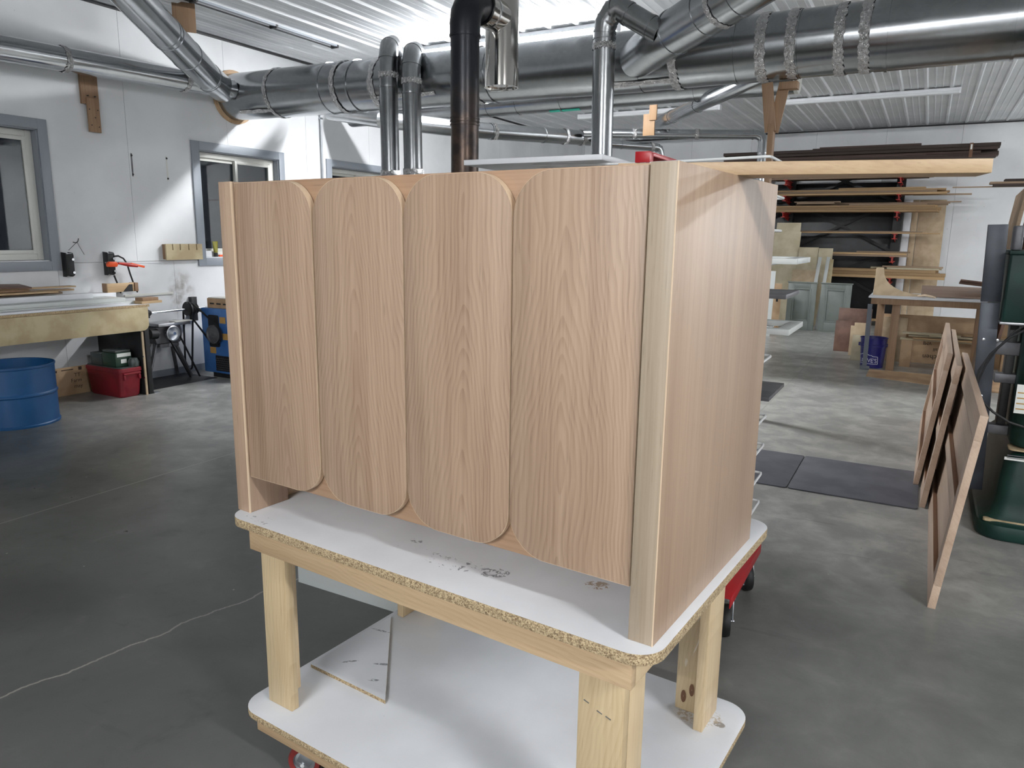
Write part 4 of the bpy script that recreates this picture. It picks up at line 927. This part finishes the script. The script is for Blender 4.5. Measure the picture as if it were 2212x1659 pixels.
shaker('unfinished panel door leaning second behind the nearest door by the green machine', .112, 4.72, 2.0, .85, math.radians(6.2), -.01)
shaker('unfinished panel door leaning third, farthest from the camera by the green machine', .072, 5.15, 2.0, .86, math.radians(6.4), -.012)
gm = thing('green_machine', 'dark green cast machine with a tall steel plate and white labels at the right edge', 'machine', (.75, 4.95, 0))
pl = MB().beam((.352, 4.615, .19), (.3135, 4.615, 1.205), .085, .03, (0, 1, 0)).build('steel_plate', 'darksteel', gm, .0015)
MB().beam((.3130, 4.61, 1.21), (.3005, 4.61, 1.605), .089, .036, (0, 1, 0)).build('steel_plate', 'darksteel', gm, .0015)
for (px, py) in ((2125, 733), (2155, 735), (2120, 855)):
    q = aty(px, py, 4.598); disc(q, (0, 1, 0), [(.001, -.005), (.007, -.004), (.008, .004)], 12).build('bolt', 'chrome', gm, smooth=True)
def rbox(x0, x1, y0, y1, z0, z1, r, top=0.0):
    return MB().prism(rrect(x0, x1, y0, y1, r, 6), z0, z1, axes='xy')
rbox(.37, 1.25, 4.36, 5.6, 0, .085, .12).build('foot', 'greenmach', gm, .02, smooth=True)
prof = [(0.0, .0856), (.0, .10)]
vs = []; lev = [(.0856, .0), (.12, .045), (.20, .062), (.40, .075), (.44, .11), (.46, .17)]
for z, d in lev: vs += [V(x, y, z) for x, y in rrect(.385+d, 1.23-d, 4.40+d*.6, 5.55-d*.6, .07, 6)]
n = len(vs)//len(lev)
fs = [(i*n+j, i*n+(j+1) % n, (i+1)*n+(j+1) % n, (i+1)*n+j) for i in range(len(lev)-1) for j in range(n)]+[tuple(reversed(range(n))), tuple((len(lev)-1)*n+j for j in range(n))]
MB().add(vs, fs).build('base', 'greenmach', gm, smooth=True, ang=45)
rbox(.40, .62, 4.405, 4.435, .0858, .10, .012).build('sawdust', 'dust', gm)
rbox(.475, .62, 4.47, 4.60, .4605, .468, .03).build('sawdust', 'dust', gm)
rbox(.475, 1.05, 4.48, 5.3, .47, 1.10, .10).build('column', 'greenmach', gm, .03, smooth=True)
rbox(.365, 1.15, 4.52, 5.4, 1.115, 1.455, .012).build('head_box', 'greenmach', gm, .006)
MB().box(.36, 1.16, 4.515, 5.41, 1.456, 1.475).build('head_lid', 'greenmach', gm, .004)
MB().box(.36, 1.16, 4.53, 5.4, 1.101, 1.114).build('head_tray', 'steel', gm, .002)
rbox(.37, .42, 4.62, 4.68, 1.4755, 1.60, .02).build('pivot_post', 'castiron', gm, .008)
MB().tube([(.42, 4.65, 1.545), (.9, 4.65, 1.545)], .009, 10).build('tie_rod', 'chrome', gm, smooth=True)
for (x0, x1, z0, z1) in ((.36, .50, .93, 1.0), (.38, .50, .78, .83), (.375, .49, .50, .55)): MB().box(x0, x1, 4.65, 4.72, z0, z1).build('arm_bracket', 'castiron', gm, .006)
MB().box(.42, .46, 4.66, 4.76, .552, 1.10).build('rack_bar', 'black', gm, .004)
def plate_at(px0, py0, px1, py1, Y, name, m, lines):
    a, b_ = aty(px0, py0, Y), aty(px1, py1, Y)
    x1 = a.x+(b_.x-a.x)
    o = MB().box(a.x, b_.x, Y-.003, Y, b_.z, a.z).build(name, m, gm)
    return a, b_, o
a, b_, o = plate_at(2198, 830, 2240, 897, 4.477, 'warning_label', 'label', 4)
for k in range(4): MB().box(a.x+.006, a.x+.05, 4.4725, 4.4739, b_.z+.02+k*.028, b_.z+.026+k*.028).build('print_line', 'tan', o)
a, b_, o = plate_at(2170, 986, 2260, 1004, 4.452, 'name_label', 'label', 2)
for k in range(2): MB().box(a.x+.01, a.x+.10, 4.4475, 4.4489, b_.z+.010+k*.014, b_.z+.014+k*.014).build('print_line', 'castiron', o)
cab_path = lambda pts, Y: [aty(px, py, Y) for px, py in pts]
MB().tube(cab_path([(2235, 690), (2190, 718), (2155, 752), (2128, 790), (2110, 830)], 4.44), .005, 8).build('cable', 'rubber', gm, smooth=True)
MB().tube(cab_path([(2240, 700), (2180, 730), (2140, 765), (2115, 800), (2109, 830), (2118, 862), (2145, 890), (2180, 912), (2240, 932)], 4.43), .006, 8).build('cable', 'rubber', gm, smooth=True)

# ============================================================ MATS, FLOOR SHEETS
for (x0, x1, k) in ((-1.85, -.615, 'left'), (-.608, .105, 'right')):
    tag(MB().prism(rrect(x0, x1, 4.66, 5.45, .02, 3), .0003, .008, axes='xy').build('floor_mat', 'rubbermat', bevel=.001), 'dark rubber mat lying across the bright floor, %s piece' % k, 'mat')
tag(MB().prism([(-.47, 9.22), (.45, 8.93), (1.3, 8.92), (1.3, 9.73), (-.47, 9.74)], .0003, .007, axes='xy').build('floor_sheet', 'plybox'), 'thin plywood sheet lying on the floor in front of the far white table', 'sheet')

# ============================================================ FAR WHITE TABLE
ft = thing('far_table', 'far wooden table with a white top and a marked plywood sheet beneath', 'table', (.3, 10.1, 0))
MB().box(-.56, 1.7, 9.74, 10.62, .857, .877).build('tabletop', 'white', ft, .002)
MB().box(-.53, 1.67, 9.76, 9.79, .785, .8565).build('apron', 'brownwood', ft, .002)
MB().box(-.53, 1.67, 10.55, 10.58, .785, .8565).build('apron', 'brownwood', ft, .002)
MB().box(-.53, -.50, 9.791, 10.549, .785, .8565).build('side_apron', 'brownwood', ft, .002)
for x0, y0 in ((-.30, 9.80), (-.49, 10.44), (.55, 9.80), (1.55, 10.44)):
    MB().box(x0, x0+.085, y0, y0+.09, .0, .784).build('leg', 'brownwood', ft, .002)
MB().beam((-.535, 9.75, .783), (-.525, 9.74, .02), .05, .006, (0, 1, 0)).build('strap_leg', 'angle', ft)
MB().box(-.57, -.47, 9.70, 9.76, 0.0002, .045).build('strap_foot', 'angle', ft, .004)
br = tag(MB().prism([(-.530, .8775), (-.523, 1.205), (-.440, 1.206)]+[(-.435+.40*(1-math.cos(t)), 1.17-.265*math.sin(t)) for t in [PI/2*i/10 for i in range(11)]]+[(-.03, .8775)], 9.99, 10.01, axes='xz').build('curved_bracket', 'mdf', bevel=.001), 'tall tan board with a big concave curve standing on the far white table', 'bracket')
slab('white_block', 'small white block at the left end of the far table behind the curved board', -.60+.06, -.50, 10.15, 10.25, .8775, .93, 'vinyl', 'block')
tag(MB().beam((.54, 9.98, .890), (.54, 10.40, .985), 1.12, .016, (0, 0, 1)).build('laminate_board', 'streakboard', bevel=.001), 'brown streaked board propped up flat along the back of the far white table', 'board')
slab('wood_block', 'small block propping the brown streaked board on the far table', .2, .5, 10.36, 10.44, .8775, .955, 'pineblock', 'block')
tag(MB().tube([(-.05, 9.93, .89), (.02, 9.90, .905), (.09, 9.83, .896), (.13, 9.80, .889)], [.012, .014, .013, .008], 10).build('curved_slip', 'oak_edge', smooth=True), 'pale curved wood slip on the front edge of the far table', 'offcut')
tag(MB().beam((.36, 10.10, 1.068), (.95, 10.10, 1.01), .26, .016, (0, .2, 1)).build('tilted_board', 'brownpanel', bevel=.001), 'brown board tilted up at the right end of the far table', 'board')
bigp = thing('plywood_sheet', 'wide plywood sheet with upside down marker writing standing under the far table', 'sheet', (.4, 10.66, 0))
MB().beam((.45, 10.66, 0.0), (.45, 10.70, .60), 1.80, .018, (0, 1, 0)).build('sheet', 'plybox', bigp)
for k, (t_, x, z, sz) in enumerate((('Kitchen', .34, .115, .085), ('all', .235, .20, .06), ('VMJ', .165, .275, .06))):
    T = Matrix.Translation((x, 10.652+z*.0667-.006, z)) @ Matrix(((-1, 0, 0, 0), (0, 0, -1, 0), (0, -1, 0, 0), (0, 0, 0, 1)))
    marker(t_, sz, T, bigp)
slab('tan_sheet', 'pale tan sheet standing behind the left leg under the far table', -.42, -.13, 10.628, 10.640, 0.0002, .565, 'mdf', 'sheet')
for i, (x0, x1, y0, z, m) in enumerate(((-.19, 1.0, 10.26, .33, 'mdf_pale'), (-.05, .9, 10.20, .352, 'lumber'), (-.10, 1.1, 10.30, .371, 'mdf_pale'), (.12, 1.2, 10.24, .388, 'mdf_pale'), (-.17, .45, 10.25, .405, 'mdf_pale'), (.25, 1.2, 10.28, .424, 'lumber'))):
    slab('wood_strip', ('lowest', 'second', 'third', 'fourth', 'short fifth', 'topmost')[i]+' of the pale strips stacked under the far table', x0, x1, y0, y0+.12, z, z+.0165, m, 'strip', group='strips stacked under the far table')
for x in (-.17, .88): slab('trestle_block', 'plain box holding up the strips under the far table, %s one' % ('left' if x < .5 else 'right'), x, x+.12, 10.22, 10.42, .0002, .3295, 'plybox', 'box')
# bucket with print
bu = thing('bucket', 'navy blue plastic bucket with white print standing under the far table end', 'bucket', (-.46, 9.98, 0))
bc = V(-.375, 10.02, 0)
bc = V(-.462, 9.99, 0)
R0, R1, HB = .128, .150, .365
rad = lambda z: R0+(R1-R0)*z/HB
MB().lathe([(.001, .006), (R0-.004, .0), (R0, .004), (rad(.255), .255), (rad(.255)+.012, .258), (rad(.285)+.012, .285), (rad(.288), .288), (R1, .355), (R1+.006, .358), (R1+.006, HB), (R1-.004, HB), (R0-.006, .012), (.001, .012)], 40, c=bc).build('shell', 'bucket', bu, smooth=True, ang=35)
MB().tube([bc+V(R1+.012, 0, .27), bc+V(R1+.045, -.03, .19), bc+V(R1+.04, -.05, .12), bc+V(R1+.0, -.08, .10)], .0025, 6).build('wire_handle', 'steel', bu, smooth=True)
for s_ in (-1, 1): MB().box(bc.x+s_*(R1+.006)-.012, bc.x+s_*(R1+.006)+.012, bc.y-.02, bc.y+.02, .255, .295).build('handle_lug', 'bucket', bu, .004)
def wrap(vs, a0, z0, R_=None, off=.0012):
    """flat (x, y) letters wrapped round the bucket; a0 = angle of x = 0 seen from the front"""
    out = []
    for v in vs:
        z = z0+v.y; r = rad(z)+off; a = a0+v.x/r
        out.append(V(bc.x+r*math.sin(a), bc.y-r*math.cos(a), z))
    return out
vs, fs = text_mesh("LOWE'S", .072, 'print'); wd = max(v.x for v in vs)
MB().add(wrap([V(v.x*.86, v.y, 0) for v in vs], -1.16, .068), fs).build('print', 'inkwhite', bu)
def poly_line(pts, w=.006):
    mb = MB()
    for (x0, y0), (x1, y1) in zip(pts[:-1], pts[1:]):
        N = max(1, int(math.hypot(x1-x0, y1-y0)/.012)); dx_, dy_ = x1-x0, y1-y0; L = math.hypot(dx_, dy_); nx, ny = -dy_/L*w/2, dx_/L*w/2
        row = []
        for i in range(N+1):
            f = i/N; row += [V(x0+dx_*f+nx, y0+dy_*f+ny, 0), V(x0+dx_*f-nx, y0+dy_*f-ny, 0)]
        mb.add(wrap(row, -1.16, .068), [(2*i, 2*i+1, 2*i+3, 2*i+2) for i in range(N)])
    return mb
wx = wd*.86
poly_line([(-.02, -.016), (wx+.012, -.016), (wx+.012, .072), (wx*.78, .078), (wx*.74, .088), (wx*.60, .090), (wx*.38, .118), (wx*.12, .092), (-.02, .085), (-.02, -.016)]).build('logo_frame', 'inkwhite', bu)
# panels leaning left of the far table
def lean(name, label, x0, x1, y, h, th, m, cat='panel', tilt=.06, z0=.0003, group=None):
    o = MB().box(-(x1-x0)/2, (x1-x0)/2, 0, th, 0, h).build(name, m, bevel=.001, local=True)
    o.matrix_basis = Matrix.Translation(((x0+x1)/2, y, z0)) @ Matrix.Rotation(-tilt, 4, 'X')
    return tag(o, label, cat, group)
lean('laminate_sheet', 'taller brown laminate panel leaning behind the darker one left of the bucket', -1.0, -.58, 11.24, .60, .018, 'brownpanel', tilt=.03)
lean('laminate_sheet', 'dark brown laminate panel with streaks standing left of the pale offcuts', -1.02, -.76, 11.17, .43, .018, 'brownpanel', tilt=.03)
lean('tan_offcut', 'tan square offcut standing behind the pale one beside the bucket', -.80, -.60, 10.85, .40, .016, 'mdf', tilt=.03)
lean('tan_offcut', 'upper tan strip showing behind the tan square offcut beside the bucket', -.76, -.60, 10.89, .44, .016, 'mdf', tilt=.03)
lean('pale_offcut', 'pale rectangular offcut standing on the floor directly left of the bucket', -.735, -.545, 10.42, .33, .016, 'mdf_pale', tilt=.03)
# grey cabinet panels
def greypanel(label, x0, x1, y):
    w_, h = x1-x0, .80
    t = thing('cabinet_door', label, 'door', ((x0+x1)/2, y, 0), group='painted cabinet doors by the lumber rack')
    t.matrix_basis = Matrix.Translation(((x0+x1)/2, y, .0005)) @ Matrix.Rotation(-.05, 4, 'X')
    a, s_ = w_/2, .095
    def p(name, X0, X1, Z0, Z1, y0=0, y1=.022, b=.002, par=None): return MB().box(X0, X1, y0, y1, Z0, Z1).build(name, 'greencab', t, b, local=True)
    p('stile', -a, -a+s_, 0, h); p('stile', a-s_, a, 0, h); p('rail', -a+s_, a-s_, 0, .17); p('rail', -a+s_, a-s_, h-.10, h)
    p('panel', -a+s_, a-s_, .17, h-.10, .014, .020)
    for (X0, X1, Z0, Z1) in ((-a+s_-.012, -a+s_+.012, .158, h-.088), (a-s_-.012, a-s_+.012, .158, h-.088), (-a+s_+.0125, a-s_-.0125, .158, .182), (-a+s_+.0125, a-s_-.0125, h-.112, h-.088)):
        p('molding', X0, X1, Z0, Z1, -.007, -.0002, .004)
    p('top_lip', -a-.012, a+.012, h+.0005, h+.022, -.02, .03, .003)
greypanel('sage grey raised panel cabinet door by the lumber rack, left one in shade', -2.045, -1.585, 13.50)
greypanel('sage grey raised panel cabinet door by the lumber rack, right one', -1.515, -1.04, 13.50)
def far_sheet(name, label, px0, px1, py, Yt, Yb, m, th=.018, cat='sheet'):
    a, b_ = aty(px0, py, Yt), aty(px1, py, Yt); h = a.z
    o = MB().prism([(a.x, 0), (b_.x, 0), (b_.x, math.hypot(h, Yt-Yb)), (a.x, math.hypot(h, Yt-Yb))], 0, th, axes='xz').build(name, m, bevel=.001, local=True)
    o.matrix_basis = Matrix.Translation((0, Yb, .0005)) @ Matrix.Rotation(-math.atan2(Yt-Yb, h), 4, 'X')
    return tag(o, label, cat)
far_sheet('ply_sheet', 'tallest pale plywood sheet leaning on the lumber rack beside the oak cabinet', 1679, 1731, 481, 14.86, 14.52, 'mdf_pale')
far_sheet('ply_sheet', 'pale plywood sheet leaning in front of the tallest one, slightly shorter', 1672, 1731, 500, 14.80, 14.44, 'mdf_pale')
far_sheet('ply_sheet', 'wide pale sheet leaning behind the grey cabinet doors, left half', 1727, 1769, 534, 14.72, 14.42, 'mdf_pale')
far_sheet('ply_sheet', 'pale sheet leaning behind the right grey cabinet door, right half', 1769.5, 1800, 536, 14.70, 14.40, 'mdf_pale')
far_sheet('ply_sheet', 'stained smaller sheet leaning behind the left grey cabinet door', 1712, 1766, 582, 14.36, 14.16, 'mdf')
far_sheet('ply_sheet', 'narrow pale sheet leaning between the wide sheet and the right grey door', 1785, 1801, 560, 14.38, 14.14, 'plyface')
for k, (xa, xb) in enumerate(((1772, 1760), (1790, 1780))):
    a, b_ = aty(xa, 555, 14.10), aty(xb, 610, 13.95); d_ = (a-b_).normalized(); foot = b_-d_*(b_.z/d_.z-.0)
    foot = V(b_.x-.03, 13.72, .001)
    tag(MB().beam(foot, a, .055, .015, (0, 1, 0)).build('painted_strip', 'palepaint', bevel=.001), 'pale grey painted strip leaning above the grey cabinet doors, %s one' % ('left' if k == 0 else 'right'), 'strip')
far_sheet('pale_door', 'pale grey small cabinet door standing just behind the drying rack rods', 1655, 1676, 585, 12.45, 12.35, 'palepaint', cat='door')
bs = far_sheet('brown_board', 'brown board with a dark slot standing left of the grey cabinet doors', 1664, 1690, 612, 12.95, 12.85, 'plybox', cat='board')
q = aty(1679, 645, 12.87); MB().box(q.x-.016, q.x+.016, q.y-.02, q.y-.012, q.z-.05, q.z+.05).build('slot', 'black', bs)
q = atz(1683, 711); slab('scrap_block', 'flat scrap of wood with a dark hole lying on the far floor', q.x-.13, q.x+.10, q.y-.1, q.y+.1, .0003, .03, 'mdf', 'offcut', rz=.5)

# ============================================================ LUMBER RACK ON THE BACK WALL
lr = thing('lumber_rack', 'black cantilever lumber rack with red arms against the back wall', 'rack', (-1.5, 15.7, 0))
LV = [2.915, 2.625, 2.335, 2.035, 1.655, 1.245, .865]
UX = [-3.35, -2.48, -.56]
for x in UX:
    MB().box(x-.075, x+.075, 15.72, 15.86, 0, 3.05).build('upright', 'black', lr, .004)
    MB().box(x-.09, x+.09, 15.0, 15.719, 0, .08).build('base_foot', 'black', lr, .004)
    for z in LV:
        y0 = 15.02
        MB().box(x-.035, x+.035, y0, 15.71, z-.012, z-.001).box(x-.005, x+.005, y0, 15.71, z-.085, z-.012).box(x-.035, x+.035, y0, 15.71, z-.096, z-.085).build('arm', 'rackred', lr)
        MB().prism([(y0+.16, z-.097), (15.71, z-.15), (15.71, z-.097)], x-.006, x+.006, axes='yz').build('gusset', 'rackred', lr)
for (a, b_) in ((0, 1), (1, 2)):
    xa, xb = UX[a]+.08, UX[b_]-.08
    for z0, z1 in ((.45, 1.35), (1.35, 2.25), (2.25, 3.0)):
        MB().beam((xa, 15.80, z0), (xb, 15.80, z1), .05, .02, (0, 1, 0)).build('brace', 'black', lr); MB().beam((xa, 15.775, z1), (xb, 15.775, z0), .05, .02, (0, 1, 0)).build('brace', 'black', lr)
    MB().box(xa, xb, 15.77, 15.80, 2.24, 2.27).build('tie', 'black', lr)
slab('plastic_sheet', 'dark plastic sheet hanging behind the lumber rack braces', -3.30, -.64, 15.90, 15.915, .02, 2.60, 'blacksheet', 'sheet')
rnd = random.Random(4)
def level(zb, desc, group, specs, ks=1.0):
    """specs: (x0, x1, y0, width, thick, layer z offset, material)"""
    lay = sorted({round(q[5]*50) for q in specs}); seen = {}
    for (x0, x1, y0, w_, th, dz, m) in specs:
        th *= ks; dz *= ks
        li = lay.index(round(dz/ks*50)); nm = ('bottom layer', 'second layer', 'third layer', 'fourth layer', 'fifth layer', 'sixth layer', 'seventh layer')[li]
        side = 'front' if y0 < 15.14 else ('middle' if y0 < 15.30 else 'back')
        k = seen.get((nm, side), 0); seen[(nm, side)] = k+1
        text = '%s, %s %s%s' % (desc, nm, side, '' if k == 0 else ', upper piece')
        c_ = V((x0+x1)/2, y0, zb+dz)
        o = MB().box(x0-c_.x, x1-c_.x, 0, w_, 0, th).build('lumber_board', m, local=True, bevel=.002, seg=1)
        o.matrix_basis = Matrix.Translation(c_) @ Matrix.Rotation(rnd.uniform(-.006, .006), 4, 'Z')
        tag(o, text, 'board', group)
Wn, Lm, Lg = 'walnut', 'lumber', 'lumber_grey'
level(LV[0], 'dark walnut plank on the top lumber rack level', 'walnut planks on the top rack level',
      [(-3.80, .82, 15.04, .22, .04, 0, Wn), (-3.1, .66, 15.28, .20, .04, 0, Wn), (-3.4, .80, 15.50, .18, .04, 0, Wn),
       (-2.6, .20, 15.03, .16, .026, .0415, Wn), (-3.72, .86, 15.22, .22, .05, .0415, Wn), (-3.0, .7, 15.46, .2, .05, .0415, Wn),
       (-2.6, -.2, 15.03, .13, .03, .0685, Wn), (-3.7, .60, 15.20, .2, .04, .0925, Wn), (-3.5, .87, 15.42, .22, .045, .0925, Wn),
       (-3.45, .84, 15.16, .2, .05, .139, Wn), (-3.75, .85, 15.38, .22, .05, .139, Wn), (-3.7, .87, 15.14, .24, .055, .1905, Wn), (-3.0, .88, 15.40, .2, .055, .1905, Wn),
       (-1.95, -.30, 15.15, .2, .036, .247, Wn), (-2.1, -.35, 15.38, .18, .04, .247, Wn)])
level(LV[1], 'brown plank on the second lumber rack level', 'planks on the second rack level',
      [(-2.9, -.05, 15.04, .2, .03, 0, Lg), (-2.7, -.12, 15.27, .2, .03, 0, Wn), (-2.8, -.25, 15.05, .18, .028, .0315, Wn), (-2.6, -.1, 15.26, .18, .028, .0315, Wn)])
level(LV[2], 'long tan plank on the third lumber rack level', 'planks on the third rack level',
      [(-2.85, .18, 15.04, .2, .026, 0, Lm), (-2.9, .05, 15.27, .2, .026, 0, Lm), (-2.7, .02, 15.03, .18, .024, .0275, Lg), (-2.8, .22, 15.24, .2, .026, .0275, Lm),
       (-2.75, .16, 15.05, .18, .024, .053, Lm), (-2.2, .06, 15.26, .2, .022, .055, Lg), (-1.55, -.15, 15.06, .16, .02, .0785, Lm), (-.35, .56, 15.47, .09, .02, .0, Lg)], 1.25)
level(LV[3], 'tan plank on the thick fourth lumber rack level', 'planks on the fourth rack level',
      [(-2.8, .07, 15.04, .22, .03, 0, Lm), (-2.7, .10, 15.29, .2, .03, 0, Lm), (-2.75, .05, 15.03, .2, .028, .0315, Lm), (-2.9, .12, 15.26, .2, .03, .0315, Lm),
       (-2.7, .02, 15.05, .2, .026, .061, Lm), (-2.6, .06, 15.28, .2, .028, .063, Lm), (-1.35, -.10, 15.06, .18, .02, .088, Lg), (-2.3, .22, 15.28, .18, .02, .0925, Lg),
       (-2.25, -1.60, 15.04, .15, .02, .1085, Lg), (-2.3, -1.5, 15.06, .13, .016, .129, Lg), (-2.2, .25, 15.30, .15, .018, .113, Lg), (-.2, .42, 15.44, .12, .014, .1315, Lg)], 1.33)
level(LV[4], 'thin tan board on the fifth lumber rack level', 'boards on the fifth rack level',
      [(-2.3, -.05, 15.05, .3, .02, 0, Lm), (-2.5, .15, 15.36, .2, .022, 0, Lm), (-2.3, -.12, 15.06, .22, .018, .0235, Lg)])
level(LV[5], 'board on the sixth lumber rack level', 'boards on the sixth rack level',
      [(-2.0, -.30, 15.04, .2, .02, 0, Lg), (-1.9, -.42, 15.27, .2, .02, 0, Lm), (-1.65, -.33, 15.05, .2, .02, .0215, Lm), (-1.55, -.36, 15.27, .2, .02, .0215, Lm), (-1.15, -.28, 15.10, .2, .016, .043, Lg)], 1.6)
level(LV[6], 'pale board on the lowest lumber rack level', 'boards on the lowest rack level',
      [(-1.9, .30, 15.04, .2, .03, 0, Lm), (-1.9, .25, 15.27, .2, .03, 0, Lm), (-1.9, .31, 15.05, .2, .03, .0315, Lm), (-1.9, .22, 15.28, .2, .03, .0315, Lm),
       (-1.8, .15, 15.06, .2, .028, .063, Lm), (-1.8, .20, 15.29, .18, .028, .063, Lm), (-.62, .2, 15.06, .16, .018, .0925, 'mdf_pale'), (-.9, .25, 15.28, .16, .018, .0925, 'mdf_pale'), (-.7, .26, 15.10, .2, .014, .112, 'lumber_grey')], 1.75)
tag(MB().box(-2.2, .0, 15.05, 15.25, .0805, .11).build('lumber_board', 'lumber', bevel=.002), 'single dark plank lying on the rack feet near the floor', 'board')
far_sheet('hardboard_sheet', 'tall tan hardboard sheet leaning on the back wall right of the lumber rack', 1988, 2046, 432, 15.90, 15.62, 'mdf', .012)
far_sheet('hardboard_sheet', 'narrow tan hardboard sheet leaning just left of the wider tan sheet', 1974, 1987, 432, 15.90, 15.62, 'mdf', .012)
far_sheet('white_sheet', 'tall white sheet leaning on the back wall behind the lumber rack arms', 1957, 1973, 432, 15.90, 15.62, 'white', .012)
# right edge: boards on a stand and leaning sheets
sd = thing('lumber_stand', 'post with arms holding dark boards beyond the green machine at the right edge', 'stand', (1.45, 12.1, 0))
MB().box(1.38, 1.50, 12.12, 12.24, 0, 2.34).build('post', 'brownwood', sd, .003)
MB().box(1.40, 1.48, 11.80, 12.119, 2.17, 2.245).build('arm', 'brownwood', sd, .003)
for (x0, x1, y0, w_, z, th, m, l) in ((.66, 2.4, 11.84, .2, 2.2455, .03, Wn, 'dark board on the stand at the right edge, lowest'), (.62, 2.4, 11.86, .2, 2.277, .028, Lg, 'grey brown board on the stand at the right edge, middle'),
                                    (.78, 2.4, 11.85, .22, 2.306, .03, Wn, 'dark board on the stand at the right edge, topmost'), (.20, 1.6, 12.05, .06, 2.2455, .014, Lg, 'thin strip poking out left from the stand at the right edge')):
    slab('lumber_board', l, x0, x1, y0, y0+w_, z, z+th, m, group='boards on the stand at the right edge')
for k, (xa, xb, m) in enumerate(((.715, .70, 'lumber_grey'), (.79, .73, 'brownpanel'))):
    tag(MB().beam((xb-.16+k*.05, 9.0+k*.1, .002), (xa+.045+k*.06, 9.1+k*.12, 2.02-k*.12), .03, .9, (0, 1, 0)).build('leaning_board', m, bevel=.001), 'large %s sheet leaning beyond the green machine' % ('pale edged' if k == 0 else 'dark brown'), 'sheet')
q = aty(2099, 315, 15.0)
bs_ = thing('bundle_strap', 'dark strap with a white tag round the right end of the walnut planks', 'strap', (q.x, 15.02, 2.92))
MB().box(q.x-.025, q.x+.025, 15.018, 15.0235, 2.92, 3.155).build('strap', 'dark_brown', bs_)
MB().box(q.x-.012, q.x+.012, 15.014, 15.0175, 3.05, 3.13).build('tag', 'label', bs_)
